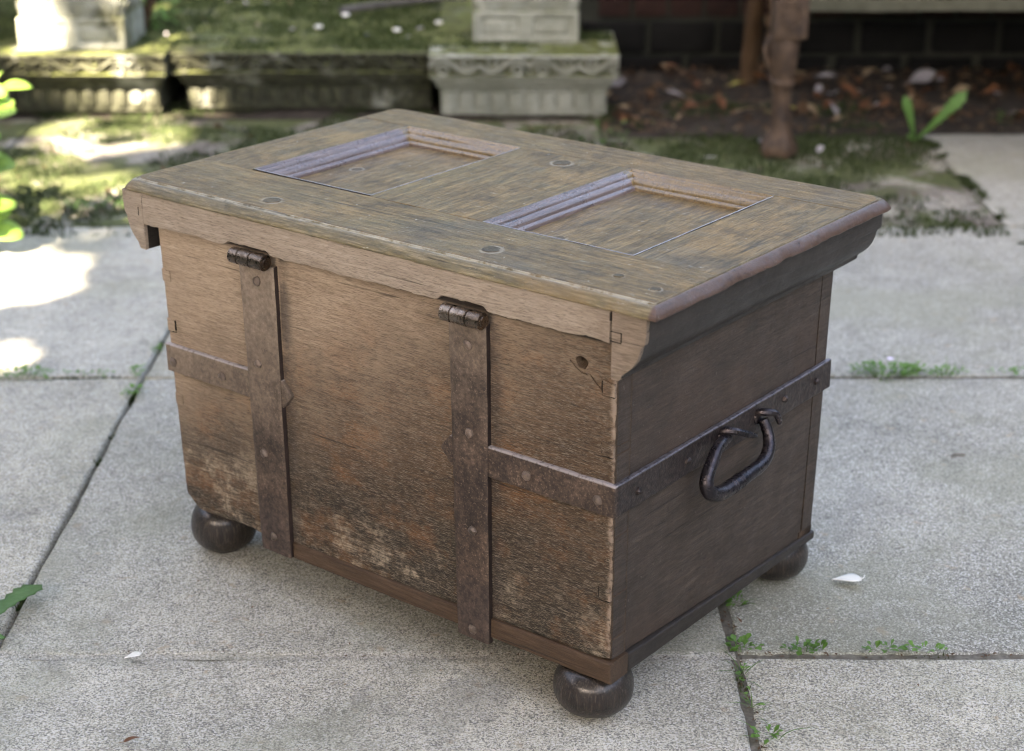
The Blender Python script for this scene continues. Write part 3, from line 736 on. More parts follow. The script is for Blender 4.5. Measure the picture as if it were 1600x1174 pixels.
mp = [(0, .5122), (.0012, .5124), (.0022, .5108), (.0030, .5096), (.0042, .5094), (.0062, .5098), (.0078, .5086), (.0088, .5062), (.0096, .5046), (.0120, .5036), (.0142, .5022), (.0156, .4996), (.0164, .4966), (.0180, .4956), (.0196, .4950), (.0206, .4936), (.0210, .4880)]
for (x0, x1, y0, y1) in (OL, OR_):
    ring('panel_moulding', x0, x1, max(y0, .1168), min(y1, .4202), mp, M_mould, out=-1, n=(50, 60), amp=.0004)
    us = edged(x0 + .010, x1 - .010, 40, .001)
    vv, ff = sheet(us, 40, lambda u: y0 + .010, lambda u: y1 - .010, lambda u, v, d: (u, v, .4905 - d), .006, .001, lambda u, v: .0006 * fbm(u, v, 7, 8, 3) + .00018 * noise.noise(Vector((u * 320, v * 25, 3))))
    mesh('lid_panel', vv, ff, M_lidy, chest)
def peg(x, y, r=.0112):
    bm = bmesh.new(); lathe(bm, [(0, TZ - .003), (r, TZ - .003), (r, TZ + .0006), (r * .9, TZ + .0013), (r * .6, TZ + .0010), (0, TZ + .0011)], 24, (x, y))
    for v in bm.verts: v.co += Vector((n3(*(v.co * 60)), n3(*(v.co * 60 + Vector((3, 3, 3)))), n3(*(v.co * 90)) * .3)) * .0012
    o = from_bm('peg', bm, M_lidx, chest)
for x, y, r in ((-.524, .030, .0112), (-.195, .039, .0108), (-.356, .386, .0120), (-.034, .049, .0052), (.020, .037, .0060)): peg(x, y, r)
# plugs of the joint between lid battens (under the lid) keep the chest closed
bm = bmesh.new(); box(bm, -.705, -.002, .014, .47,   .470, .476, 0); from_bm('lid_underside', bm, M_dark, chest)

# ================================================================== GROUND AND PAVING
M_soil = m_simple('soil', (.022, .018, .014), (.062, .050, .040), 26, .95, .004, c3=(.12, .105, .09))
M_bed = m_simple('joint_dirt', (.040, .034, .027), (.13, .115, .090), 60, .95, .003, c3=(.24, .22, .19))
M_mortar = m_concrete('mortar', 0, (.92, .90, .90), 5)
def sheet_grid(name, x0, x1, y0, y1, nx, ny, zf, mat, parent=None):
    vs = [(x0 + (x1 - x0) * i / nx, y0 + (y1 - y0) * j / ny, 0) for j in range(ny + 1) for i in range(nx + 1)]
    vs = [(x, y, zf(x, y)) for x, y, _ in vs]
    fs = [(j * (nx + 1) + i, j * (nx + 1) + i + 1, (j + 1) * (nx + 1) + i + 1, (j + 1) * (nx + 1) + i) for j in range(ny) for i in range(nx)]
    return mesh(name, vs, fs, mat, parent, fix=False)
g = sheet_grid('ground', -40, 40, -40, 40, 8, 8, lambda x, y: -.045, M_soil); tag(g, 'dark earth under the paving', kind='structure')
pv = sheet_grid('pavement', -3.4, 4.0, -2.2, 4.62, 150, 140, lambda x, y: (-.0056 if (x > -.5 and y < 3.4) else -.021) + .0018 * n3(x, y, 0, 9), M_bed)
tag(pv, 'grey concrete slab paving with weedy joints', kind='structure')
def slab(x0, x1, y0, y1, mat, near=False, tilt=0, rag=.0026):
    g_ = .0034
    nx = int(clampv((x1 - x0) / (.012 if near else .03), 8, 110)); ny = int(clampv((y1 - y0) / (.012 if near else .03), 8, 110))
    us = edged(x0 + g_, x1 - g_, nx, .006); sd_ = x0 * 7 + y0 * 3
    lo = lambda u: y0 + g_ + rag * fbm(u, y0, sd_, 14, 5); hi = lambda u: y1 - g_ + rag * fbm(u, y1, sd_, 14, 5)
    def P(u, v, d):
        x = u
        if u < x0 + .03: x += rag * fbm(v, x0, sd_, 14, 5)
        if u > x1 - .03: x += rag * fbm(v, x1, sd_, 14, 5)
        return (x, v, -d + tilt * (u - x0))
    vv, ff = sheet(us, ny, lo, hi, P, .05, .006, lambda u, v: -.0035 + .0016 * fbm(u, v, sd_, 4, 3) + .0005 * fbm(u, v, sd_, 40, 2))
    return mesh('paving_slab', vv, ff, mat, pv)
M_dark_slab = m_concrete('concrete_dark', 0, (.68, .69, .68), 31)  # darker concrete for the right-hand slabs from the middle rows back
MC = [m_concrete('concrete', 0, (1.0, .99, .97), 1), m_concrete('concrete_cool', 0, (.88, .88, .87), 23), m_concrete('concrete_warm', 0, (.97, .95, .90), 41)]
M_mossy = m_concrete('mossy_concrete', .72, (.56, .53, .50), 13)
XS = [-3.32, -2.42, -1.525, -.629, .269, 1.17, 2.07, 2.97]
def rowx(y): return XS
for r, (y0, y1) in enumerate(((-1.79, -.9), (-.9, -.0), (0, .89), (.89, 1.784), (1.784, 2.692), (2.692, 3.588))):
    for i in range(len(XS) - 1):
        if r < 2 and i in (0, 6): continue
        x0, x1 = XS[i], XS[i + 1]
        slab(x0, x1, y0, y1, M_dark_slab if (r >= 4 and i >= 4) else MC[(i * 2 + r) % 3], near=(r in (3, 4, 5) and 1 < i < 5), tilt=0)
for i, (x0, x1) in enumerate(((-3.1, -2.2), (-2.2, -1.30), (-1.30, -.52), (-.52, .24), (.24, 1.083), (1.083, 1.98), (1.98, 2.88))):
    slab(x0, x1, 3.588, 4.62 if i < 4 else 4.44 if i != 4 else 4.40, M_mossy if i < 5 else M_dark_slab, near=False, rag=.005)
# mortar fillet in the nearer cross joint
vs_, fs_ = [], []
us = [-.62 + i * .89 / 260 for i in range(261)]
for u in us:
    for k, f in enumerate((-.5, -.2, .2, .5)):
        vs_.append((u, 1.784 + f * .020, -.0036 - .0016 * (1 - abs(f) * 2) + .0016 * fbm(u, f, 1, 40, 4)))
for i in range(260):
    for k in range(3): fs_.append((i * 4 + k, (i + 1) * 4 + k, (i + 1) * 4 + k + 1, i * 4 + k + 1))
mesh('mortar_joint', vs_, fs_, M_mortar, pv, fix=False)
M_grit = m_simple('joint_grit', (.075, .068, .052), (.19, .175, .145), 130, .95, .002, c3=(.30, .28, .24))
def grit(x0, x1, y0, y1, n):
    v_, f_ = [], []; hor = (x1 - x0) > (y1 - y0)
    for i in range(n + 1):
        for k in (-1, -.3, .3, 1):
            s_ = i / n; x = x0 + (x1 - x0) * (s_ if hor else .5 + k / 2); y = y0 + (y1 - y0) * (.5 + k / 2 if hor else s_)
            v_.append((x, y, -.0050 + .0016 * fbm(x, y, 0, 60, 3)))
    for i in range(n):
        for k in range(3): f_.append((i * 4 + k, i * 4 + k + 1, (i + 1) * 4 + k + 1, (i + 1) * 4 + k))
    mesh('joint_grit', v_, f_, M_grit, pv, fix=True)
grit(.262, .276, .9, 2.69, 300); grit(.277, 2.0, 1.776, 1.792, 300); grit(.277, 2.0, 2.685, 2.699, 200)
# soil behind the paving
so_ = sheet_grid('soil', -4, 6, 4.40, 7.4, 260, 100, lambda x, y: -.012 + .016 * fbm(x, y, 0, 5, 4) + .004 * n3(x, y, 3, 40) + .012 * clampv((y - 4.4) / .15, 0, 1) - (.05 if x < .24 and y < 4.60 else 0), M_soil)
tag(so_, 'dark soil strewn with leaf litter at the foot of the wall', kind='structure')

# ================================================================== CARVED STONES
M_pale = m_stone('pale_stone', 1.0, 3); M_green = m_stone('mossy_stone', -.45, 7, .45); M_mid = m_stone('algae_stone', .35, 12)
def relief(s, v, L_, H):
    """height 0..1 of a running scroll carved on a fascia; s along, v up."""
    h = 0
    if v < .14 or v > .86: return 1.0
    per = H * 2.1; q = s / per; k = math.floor(q); f = q - k; sg = 1 if k % 2 == 0 else -1
    yy = (v - .5) * 2; 
    w = sg * .52 * math.sin(2 * math.pi * f)
    h = max(h, 1 - abs(yy - w) / .30)
    cx, cy = .5, -sg * .05
    rr = math.hypot((f - .27) * 2.1 * 1.0 * 2, (yy + sg * .30)); h = max(h, 1 - abs(rr - .42) / .18, .9 - rr / .22)
    rr = math.hypot((f - .77) * 2.1 * 1.0 * 2, (yy - sg * .30)); h = max(h, 1 - abs(rr - .42) / .18, .9 - rr / .22)
    return clampv(h, 0, 1) ** .7
def cornice(name_parent, x0, x1, yf, zt, mat, dx=0, ybk=.35, fasc=.064, proj=.05, seedv=0, ends=(True, True)):
    """top slab with carved fascia + bevel + tongue frieze, as a mesh of the block facing -y."""
    zb = zt - fasc
    n = int((x1 - x0) / .0045)
    vv, ff = sheet(edged(x0, x1, n, .006), 20, lambda u: zb + .0015 * n3(u, 1, seedv, 20), lambda u: zt + .003 * n3(u, 3, seedv, 12),
                   lambda u, v, d: (u, yf + d, v), ybk, .007, lambda u, v: -.015 + .015 * relief(u - x0, (v - zb) / fasc, x1 - x0, fasc) + .002 * fbm(u, v, seedv, 30, 3))
    co_ = mesh('cornice', vv, ff, mat, name_parent); at_ = co_.data.attributes.new('hollow', 'FLOAT', 'POINT')
    at_.data.foreach_set('value', [1 - relief(v.co.x - x0, (v.co.z - zb) / fasc, x1 - x0, fasc) if v.co.y < yf + .03 else 0 for v in co_.data.vertices])
    bm = bmesh.new()
    prof = [(yf + .016, zb + .001), (yf + .018, zb - .010), (yf + .030, zb - .014), (yf + .034, zb - .026), (yf + .048, zb - .034), (yf + .050, zb - .042)]
    i0 = .03 if ends[0] else 0; i1 = .03 if ends[1] else 0
    rows = []
    m = int((x1 - x0) / .02)
    for y, z in prof:
        k = (y - yf) * .55
        rows.append([bm.verts.new((x0 + (k if ends[0] else 0) + (x1 - x0 - (k if ends[0] else 0) - (k if ends[1] else 0)) * i / m, y + .002 * n3(i * .4, z * 60, seedv), z)) for i in range(m + 1)])
    for a, b in zip(rows[:-1], rows[1:]):
        for i in range(m): bm.faces.new((a[i], a[i + 1], b[i + 1], b[i]))
    bk = [[bm.verts.new((rw[e].co.x, yf + ybk - .01, rw[e].co.z)) for rw in rows] for e in (0, -1)]
    for e, s in ((0, bk[0]), (-1, bk[1])):
        for j in range(len(rows) - 1): bm.faces.new((rows[j][e], rows[j + 1][e], s[j + 1], s[j]))
    from_bm('bed_moulding', bm, mat, name_parent)
    # frieze of hanging tongues
    fz = zb - .042; yb = yf + .052; bm = bmesh.new()
    a, b = x0 + (.030 if ends[0] else 0), x1 - (.030 if ends[1] else 0)
    box(bm, a, b, yb + .004, yf + ybk - .02, .012, fz, .002, 1)
    cnt = max(3, int((b - a) / .043)); w = (b - a) / cnt
    for i in range(cnt):
        cx = a + w * (i + .5); top = fz - .002; bot = .024 + .002 * n3(i, seedv, 0, 3)
        for (hw, yy, zb_) in ((w * .40, yb - .004, bot), (w * .22, yb - .009, bot + .010)):
            g_ = []
            outl = [(-hw, top), (-hw, zb_ + hw * .8)] + [(-hw * math.cos(t), zb_ + hw * .8 * (1 - math.sin(t))) for t in [k * math.pi / 8 for k in range(1, 8)]] + [(hw, zb_ + hw * .8), (hw, top)]
            A = [bm.verts.new((cx + x, yy, z)) for x, z in outl]; B = [bm.verts.new((cx + x * 1.12, yy + .012, z - .0005)) for x, z in outl]
            bm.faces.new(A)
            for k in range(len(outl)): bm.faces.new((A[k], B[k], B[(k + 1) % len(outl)], A[(k + 1) % len(outl)]))
    from_bm('tongue_frieze', bm, mat, name_parent)
    bm = bmesh.new(); box(bm, a + .012, b - .012, yb + .035, yf + ybk - .03, -.03, .013, 0); from_bm('footing', bm, mat, name_parent)
ZT = .182
p = empty('stone_pedestal', (.03, 4.7, 0)); tag(p, 'pale carved stone pedestal with scroll fascia, jutting forward behind the chest', 'stone pedestal', 'carved stones in a row behind the chest')
p.matrix_world = Matrix.Identity(4)
cornice(p, -.224, .288, 4.548, ZT + .003, M_pale, ybk=.34, seedv=1)
bm = bmesh.new()
def pier(cx, y0, w, dep, z0, label, mat, seedv, name='stone_pier'):
    P_ = empty(name, (0, 0, 0)); tag(P_, label, 'stone pier', 'carved stones in a row behind the chest')
    # plinth with two sunk panels on the face
    x0, x1 = cx - w / 2, cx + w / 2; H = .085
    def disp(u, v):
        s = (u - x0) / w; t = (v - z0) / H; d = .0015 * fbm(u, v, seedv, 40, 3)
        for a, b in ((.06, .44), (.56, .94)):
            k = min(s - a, b - s, (t - .15) * .29, (.83 - t) * .29)
            if k > 0: d -= .007 * clampv(k / .018, 0, 1)
            if k > .035: d += .005 * clampv((k - .035) / .015, 0, 1)
        return d
    vv, ff = sheet(edged(x0, x1, 80, .004), 30, lambda u: z0 - .004, lambda u: z0 + H, lambda u, v, d: (u, y0 + d, v), dep, .005, disp); mesh('base_block', vv, ff, mat, P_)
    # acanthus course: lapped scallop leaves, then a tapering shaft
    bm = bmesh.new()
    box(bm, x0 + .020, x1 - .020, y0 + .022, y0 + dep - .02, z0 + H - .001, z0 + H + .20, .01, 2, cuts=3, amp=.003, sc=20)
    for r_, (n_, zz, hh, off) in enumerate(((4, z0 + H - .001, .055, 0), (3, z0 + H + .030, .075, .5))):
        ww = (w - .012) / n_ if r_ == 0 else (w - .03) / n_
        for side in range(4):
            for i in range(n_):
                a = -w / 2 + .006 + ww * (i + .5) if r_ == 0 else -w / 2 + .015 + ww * (i + .5)
                for (hw, push, hz) in ((ww * .50, .003, hh), (ww * .30, -.006, hh * .82), (ww * .10, -.013, hh * .7)):
                    outl = [(-hw * math.cos(t) * (1 - .0 * math.sin(t)), hz * (math.sin(t) ** .8)) for t in [k * math.pi / 10 for k in range(11)]]
                    A = []; B = []
                    for x, z in outl:
                        lean = .010 * (z / hz) ** 2
                        for lst, pd in ((A, push - lean), (B, .03)):
                            q = Vector((a + x, -(w / 2) + .016 + pd + (.006 * r_), zz + z))
                            th = side * math.pi / 2; c_, s_ = math.cos(th), math.sin(th)
                            lst.append(bm.verts.new((cx + q.x * c_ - q.y * s_, y0 + w / 2 + (q.x * s_ + q.y * c_) * (dep / w) + (dep - w) / 2, q.z)))
                    bm.faces.new(A)
                    for k in range(10): bm.faces.new((A[k], B[k], B[k + 1], A[k + 1]))
    from_bm('leaf_carving', bm, mat, P_)
    bm = bmesh.new(); box(bm, x0 + .03, x1 - .03, y0 + .03, y0 + dep - .03, z0 + H + .199, z0 + .62, .012, 2, cuts=4, amp=.003, sc=20); box(bm, x0 - .01, x1 + .01, y0 - .01, y0 + dep + .01, z0 + .619, z0 + .68, .01, 2)
    from_bm('shaft', bm, mat, P_)
pier(.0385, 4.727, .293, .27, ZT + .004, 'pale stone pier with two sunk panels, standing on the jutting pedestal', M_pale, 2)
pier(-1.199, 4.645, .292, .26, ZT, 'grey-green stone pier standing on the far left plinth, its left edge catching sun', M_mid, 6)
p = empty('stone_plinth'); tag(p, 'long low moss-topped stone plinth with carved edge, left of the jutting pedestal', 'stone plinth', 'carved stones in a row behind the chest')
cornice(p, -.932, -.226, 4.632, ZT - .006, M_green, ybk=1.5, fasc=.062, seedv=3, ends=(True, False))
box_b = bmesh.new(); box(box_b, -.2245, .200, 4.895, 6.1, -.03, ZT - .005, .006, 2, cuts=8, amp=.004, sc=9); from_bm('back_block', box_b, M_green, p)
p = empty('stone_plinth'); tag(p, 'sun-flecked stone plinth with carved edge at the far left, past the dark gap', 'stone plinth', 'carved stones in a row behind the chest')
cornice(p, -2.6, -.940, 4.590, ZT - .004, M_green, ybk=1.55, fasc=.062, seedv=5, ends=(False, True))

# ================================================================== BRICK WALL
M_brick = m_simple('brick', (.015, .007, .006), (.040, .018, .014), 22, .9, .003, c3=(.06, .035, .03)); M_dbrick = m_simple('dark_block', (.002, .002, .002), (.006, .006, .0055), 14, .95, .003, c3=(.012, .013, .010))
M_jm = m_simple('old_mortar', (.012, .014, .010), (.036, .038, .030), 22, .95, .004, c3=(.07, .073, .058))
wall = empty('brick_wall', (0, 5.25, 0)); tag(wall, 'old red brick garden wall on dark stone footing blocks, right of the carved stones', 'wall')
wall.matrix_world = Matrix.Identity(4)
bm = bmesh.new(); box(bm, .205, 4.2, 5.262, 5.50, -.04, 1.30, .004, 1, cuts=10, amp=.004, sc=12); from_bm('mortar_core', bm, M_jm, wall)
def brick_mesh(w, h, amp, seed, d=.05):
    bm = bmesh.new(); box(bm, 0, w, 0, d, 0, h, .004, 2, cuts=2, amp=amp, sc=30, seed=seed)
    o = from_bm('brick', bm, None, None); return o
BV = [brick_mesh(.205, .060, .0035, s) for s in range(3)] ; HV = [brick_mesh(.098, .060, .0035, s + 5) for s in range(2)]; DV = [brick_mesh(.195, .095, .006, s + 9) for s in range(3)]
for o in BV + HV: o.data.materials.append(M_brick)
for o in DV: o.data.materials.append(M_dbrick)
used = set()
def put(proto, x, y, z, name='brick'):
    o = proto if proto.name not in used else proto.copy()
    if o is proto: used.add(proto.name)
    else: COL.objects.link(o)
    o.name = name; o.parent = wall; o.location = (x, y, z); used.add(o.name); return o
x = .215; i = 0
while x < 4.0:
    put(DV[i % 3], x, 5.243 + .004 * random.random(), .056, 'footing_block'); x += .21 + .02 * random.random(); i += 1
x = .1
while x < 4.0:
    if x > .2: put(DV[i % 3], x, 5.235 + .006 * random.random(), -.052, 'footing_block')
    x += .215 + .02 * random.random(); i += 1
for c in range(5):
    x = .215 + (.0 if c % 2 else .05); k = 0
    while x < 3.9:
        hd_ = c % 2 == 0
        if hd_: put(HV[k % 2], x, 5.250 + .003 * random.random(), .166 + c * .072); x += .110
        else: put(BV[k % 3], x, 5.250 + .003 * random.random(), .166 + c * .072); x += .218
        k += 1
bm = bmesh.new()
for c in range(5, 15):
    x = .215 + (.0 if c % 2 else .05)
    while x < 3.9:
        w = .098 if c % 2 == 0 else .205
        box(bm, x, x + w, 5.250, 5.29, .166 + c * .072, .226 + c * .072, .003, 1); x += w + .012
o = from_bm('brickwork', bm, M_brick, wall); o['kind'] = 'stuff'
bn = empty('stone_bench'); tag(bn, 'low stone slab bench against the dark wall at the top right', 'bench')
bm = bmesh.new(); box(bm, .80, 3.4, 4.74, 5.225, .268, .312, .006, 2, cuts=12, amp=.004, sc=14); from_bm('seat', bm, m_simple('bench_stone', (.07, .072, .052), (.15, .15, .115), 18, .9, .004), bn)

# ================================================================== CAST IRON TABLE
M_rust = m_iron('rusty_iron', 'rust'); M_wood = m_simple('brown_post', (.030, .018, .010), (.075, .042, .020), 18, .8, .003, c3=(.13, .08, .04))
tb = empty('garden_table', (0, 0, 0)); tag(tb, 'rusty cast iron garden table whose ornate leg stands in front of the dark wall', 'table')
def iron_leg(x, y, flip=1):
    bm = bmesh.new()
    pr = [(0, .000), (.036, .000), (.044, .004), (.046, .014), (.0455, .026), (.040, .038), (.034, .050), (.028, .064), (.0245, .085), (.0235, .120), (.0235, .160), (.0255, .176), (.031, .181), (.032, .188), (.028, .193), (.029, .205), (.032, .225), (.036, .250), (.037, .275), (.034, .300), (0, .300)]
    lathe(bm, pr, 28, (x, y))
    for v in bm.verts:
        if v.co.z < .06:
            a = math.atan2(v.co.y - y, v.co.x - x); k = 1 + .09 * math.cos(5 * a); v.co.x = x + (v.co.x - x) * k; v.co.y = y + (v.co.y - y) * k
        v.co += Vector((n3(*(v.co * 40)), n3(*(v.co * 40 + Vector((3, 1, 2)))), 0)) * .002
    o = from_bm('leg', bm, M_rust, tb)
    bm = bmesh.new(); box(bm, x - .034, x + .050, y - .040, y + .030, .296, .420, .006, 2, cuts=3, amp=.003, sc=30)
    for k in range(9):
        a = k * 2 * math.pi / 9; box(bm, x + .010 + .022 * math.cos(a) - .006, x + .010 + .022 * math.cos(a) + .006, y - .047, y - .036, .360 + .03 * math.sin(a) - .006, .360 + .03 * math.sin(a) + .006, .004, 2)
    tube(bm, smoothpath([(x - .03, y, .30), (x - .045, y, .27), (x - .038, y, .235), (x - .026, y, .21)], 5), .009, 8)
    tube(bm, [(x, y, .415), (x, y, .705)], .026, 12)
    from_bm('leg_bracket', bm, M_rust, o)
iron_leg(.672, 4.20); iron_leg(1.545, 4.20)
def brown_leg(x, y, xt):
    bm = bmesh.new(); tube(bm, smoothpath([(x, y, .0), (x + .004, y, .10), (x + .2 * (xt - x), y - .02, .25), (xt, y - .03, .70)], 6), [.030 - .0003 * i for i in range(19)], 12)
    for v in bm.verts: v.co += Vector((n3(*(v.co * 20)), n3(*(v.co * 20 + Vector((3, 1, 2)))), 0)) * .006
    o = from_bm('leg', bm, M_wood, tb)
    bm = bmesh.new()
    for k in range(5): box(bm, x + .020, x + .056, y - .18, y - .15, .105 + k * .05, .148 + k * .05, .010, 2, cuts=1, amp=.006, sc=40, seed=k)
    tube(bm, smoothpath([(x + .030, y - .165, .10), (x + .048, y - .165, .2), (x + .04, y - .165, .35), (x + .05, y - .16, .7)], 5), .012, 8)
    from_bm('scrollwork', bm, M_wood, o)
brown_leg(.698, 5.0, .73)
bm = bmesh.new(); lathe(bm, [(0, 0), (.040, 0), (.046, .02), (.050, .06), (.038, .10), (.030, .14), (.034, .268), (0, .268)], 20, (1.525, 4.86))
for v in bm.verts: v.co += Vector((n3(*(v.co * 30)), n3(*(v.co * 30 + Vector((3, 1, 2)))), 0)) * .004
from_bm('leg', bm, m_simple('dark_rust', (.028, .012, .009), (.07, .028, .02), 20, .8, .003), bn)
bm = bmesh.new(); box(bm, .45, 1.80, 4.05, 5.14, .704, .744, .01, 2, cuts=4, amp=.002, sc=10); from_bm('tabletop', bm, M_rust, tb)

# ================================================================== PLANTS, LEAVES, MOSS
def leafy(name, c1, c2, c3=None, rough=.5, tr=.35):
    return m_simple(name, c1, c2, 30, rough, .0015, c3=c3, trans=tr, spec=.4)
M_leaf = leafy('fleshy_leaf', (.16, .30, .045), (.30, .46, .09), (.45, .58, .18), .38)
M_weed = leafy('weed_leaf', (.070, .165, .030), (.125, .26, .052), (.20, .36, .10))
M_dand = leafy('dandelion_leaf', (.070, .16, .035), (.11, .235, .06), (.17, .30, .10))
M_darkleaf = leafy('dark_leaf', (.012, .032, .010), (.03, .07, .018), (.06, .11, .03))
M_moss = leafy('moss', (.016, .025, .008), (.038, .058, .014), (.082, .108, .028), .9, .15)
M_grass = leafy('grass', (.05, .12, .02), (.12, .22, .05), (.2, .3, .09))
def leaf_geo(bm, base, dirv, up, length, width, curl=.15, fold=.15, shape='oval', nseg=8, teeth=0, twist=0, rnd=random):
    d = Vector(dirv).normalized(); up = Vector(up); s = d.cross(up).normalized(); u = s.cross(d).normalized()
    rows = []
    for i in range(nseg + 1):
        t = i / nseg
        if shape == 'oval': w = math.sin(math.pi * min(1, t ** .85 * .98 + .01)) ** .8
        elif shape == 'obov': w = (math.sin(math.pi * (t ** 1.7) * .93 + .04)) ** .75
        elif shape == 'blade': w = (1 - t) ** .5 * (.4 + .6 * min(1, t * 5))
        elif shape == 'dand': w = (.12 + .88 * t ** 1.1) * (1 - max(0, (t - .80) / .20) ** 2) * (1 - .28 * teeth * (i % 2))
        w = max(w, .03) * width / 2
        p = Vector(base) + d * length * t + u * (-curl * length * t * t + .06 * length * math.sin(t * 3))
        a = twist * t; ss = s * math.cos(a) + u * math.sin(a); uu = u * math.cos(a) - s * math.sin(a)
        rows.append([bm.verts.new(p - ss * w + uu * fold * w), bm.verts.new(p - ss * w * .5 + uu * fold * .35 * w), bm.verts.new(p), bm.verts.new(p + ss * w * .5 + uu * fold * .35 * w), bm.verts.new(p + ss * w + uu * fold * w)])
    for a, b in zip(rows[:-1], rows[1:]):
        for k in range(4): bm.faces.new((a[k], a[k + 1], b[k + 1], b[k]))
def weed(x, y, size, n, label, group='weeds in the paving joints', mat=None, spread=(1, 1), blades=0, seed=0, cat='weed', flower=False, z=.0, tall=.3):
    rd = random.Random(seed); e = empty('weed', (x, y, z)); tag(e, label, cat, group)
    bm = bmesh.new()
    for i in range(n):
        a = rd.uniform(0, 2 * math.pi); r = size * math.sqrt(rd.random())
        bx, by = r * math.cos(a) * spread[0], r * math.sin(a) * spread[1]
        el = rd.uniform(.05, 1.1); dv = (math.cos(a + rd.uniform(-.8, .8)), math.sin(a + rd.uniform(-.8, .8)), el)
        h = rd.uniform(0, size * tall)
        leaf_geo(bm, (bx, by, .002 + h), dv, (0, 0, 1), rd.uniform(.005, .015) * (.6 + size * 9), rd.uniform(.004, .011) * (.6 + size * 9), rd.uniform(0, .4), .2, 'obov', 4)
        if h > .005 and i % 2 == 0: tube(bm, [(bx * .6, by * .6, -.004), (bx, by, .002 + h)], .0006, 4, False)
    from_bm('foliage', bm, mat or M_weed, e, fix=False)
    if blades:
        bm = bmesh.new()
        for i in range(blades):
            a = rd.uniform(0, 2 * math.pi); r = size * math.sqrt(rd.random())
            leaf_geo(bm, (r * math.cos(a) * spread[0], r * math.sin(a) * spread[1], -.004), (math.cos(a) * .7, math.sin(a) * .7, rd.uniform(.3, 1.5)), (0, 0, 1), rd.uniform(.012, .038), rd.uniform(.0012, .0024), rd.uniform(.1, .9), .1, 'blade', 6)
        from_bm('grass_blades', bm, M_grass, e, fix=False)
    if flower:
        bm = bmesh.new()
        for k in range(5): leaf_geo(bm, (.004, .004, size * .62), (math.cos(k * 1.257), math.sin(k * 1.257), .3), (0, 0, 1), .007, .005, 0, .1, 'oval', 3)
        from_bm('flower', bm, m_simple('lilac_petal', (.45, .35, .55), (.7, .62, .8), 20, .6), e, fix=False)
    return e
SP = [(.275, 1.965, .018, 26, 12, 'small weed with grass blades in the right joint, closest to the chest', (.7, 1.6)),
      (.285, 1.905, .012, 22, 3, 'tiny leafy sprig in the right joint, between the chest and the corner of the slabs', (.7, 1.6)),
      (.281, 1.795, .018, 34, 0, 'bright green weed on the crossing of the joints right of the near foot', (1, .7)),
      (.352, 1.789, .018, 34, 0, 'low green weed in the cross joint, second to the right of the crossing', (1.3, .5)),
      (.448, 1.788, .016, 26, 0, 'flat dark weed in the cross joint, third to the right of the crossing', (1.5, .5)),
      (.500, 1.786, .014, 20, 0, 'small scattered leaves in the cross joint, fourth to the right of the crossing', (1.8, .4)),
      (.273, 1.735, .012, 12, 9, 'wispy grass and sprigs in the lower right joint just below the crossing', (.5, 2.0)),
      (.275, 1.670, .012, 5, 10, 'wiry grass tuft in the lower right joint above the bottom sprig', (.5, 2.2)),
      (.284, 1.605, .014, 20, 6, 'leafy sprig in the lower right joint at the bottom edge of the picture', (.9, .8))]
for i, (x, y, s, n, b, lb, spd) in enumerate(SP): weed(x, y, s, n, lb, spread=spd, blades=b, seed=i + 1)
weed(.640, 2.700, .040, 120, 'clump of clover with one lilac flower in the upper right joint, beside the chest', spread=(1.5, .5), seed=31, blades=24, flower=True)
weed(.735, 2.698, .024, 46, 'smaller leafy weed in the upper right joint, right of the flowering clump', spread=(1.8, .5), seed=32, blades=8)
weed(.850, 2.698, .018, 26, 'thin green weed in the upper right joint at the right edge of the picture', spread=(2.2, .5), seed=33)
weed(-.83, 2.690, .026, 60, 'green weed in the left cross joint at the left edge of the picture', spread=(1.8, .6), seed=34, blades=14)
weed(-.72, 2.692, .016, 24, 'thin line of weeds in the left cross joint, middle of the slab', spread=(2.8, .5), seed=35, blades=5)
weed(-.640, 2.705, .014, 26, 'small weed where the left joints cross, upper of two', spread=(.8, 1.2), seed=36, blades=5)
weed(-.630, 2.615, .016, 30, 'small weed in the left diagonal joint, lower of two near the crossing', spread=(.6, 1.6), seed=37, blades=6)
weed(-.626, 2.80, .012, 14, 'sparse sprig in the left joint, beside the hinged face of the chest', spread=(.5, 1.6), seed=39, blades=3)
weed(.235, 4.33, .060, 46, 'leafy green weed on the moss beside the foot of the pale pedestal', 'weeds at the back of the terrace', spread=(1, .7), seed=40, tall=.8)
weed(1.335, 4.55, .035, 12, 'pale green seedling at the edge of the clean slab, far right', 'weeds at the back of the terrace', spread=(1, .6), seed=41, tall=1.2)
weed(-.93, 3.72, .05, 60, 'bright moss-like weed on the paving left of the chest lid', 'weeds at the back of the terrace', spread=(1.6, .8), seed=42, tall=.2, blades=20)

def big_leaves(name, loc, label, specs, mat, cat='plant', group=None, shape='dand', teeth=1, nseg=18, up=(0, 0, 1)):
    e = empty(name, loc); tag(e, label, cat, group)
    for (dv, ln, w, curl) in specs:
        bm = bmesh.new(); leaf_geo(bm, (0, 0, 0), dv, up, ln, w, curl, .18, shape, nseg, teeth)
        o = from_bm('leaf', bm, mat, e, fix=False)
        m = o.modifiers.new('s', 'SOLIDIFY'); m.thickness = .0006
    return e
big_leaves('dandelion_plant', (1.052, 4.36, -.004), 'dandelion with two upright green leaves at the corner of the clean slab, back right',
           [((-.34, -.30, 1.0), .140, .036, .05), ((.82, -.25, 1.0), .185, .046, .02), ((-.25, -.1, .25), .03, .018, .1)], M_dand, up=(0, -1, .3))
big_leaves('dandelion_plant', (-.664, 1.795, .004), 'single toothed dandelion leaf lying over the left joint at the left edge of the picture',
           [((.44, 1.0, .10), .150, .044, .04), ((.9, .5, .05), .05, .024, .1)], M_dand)

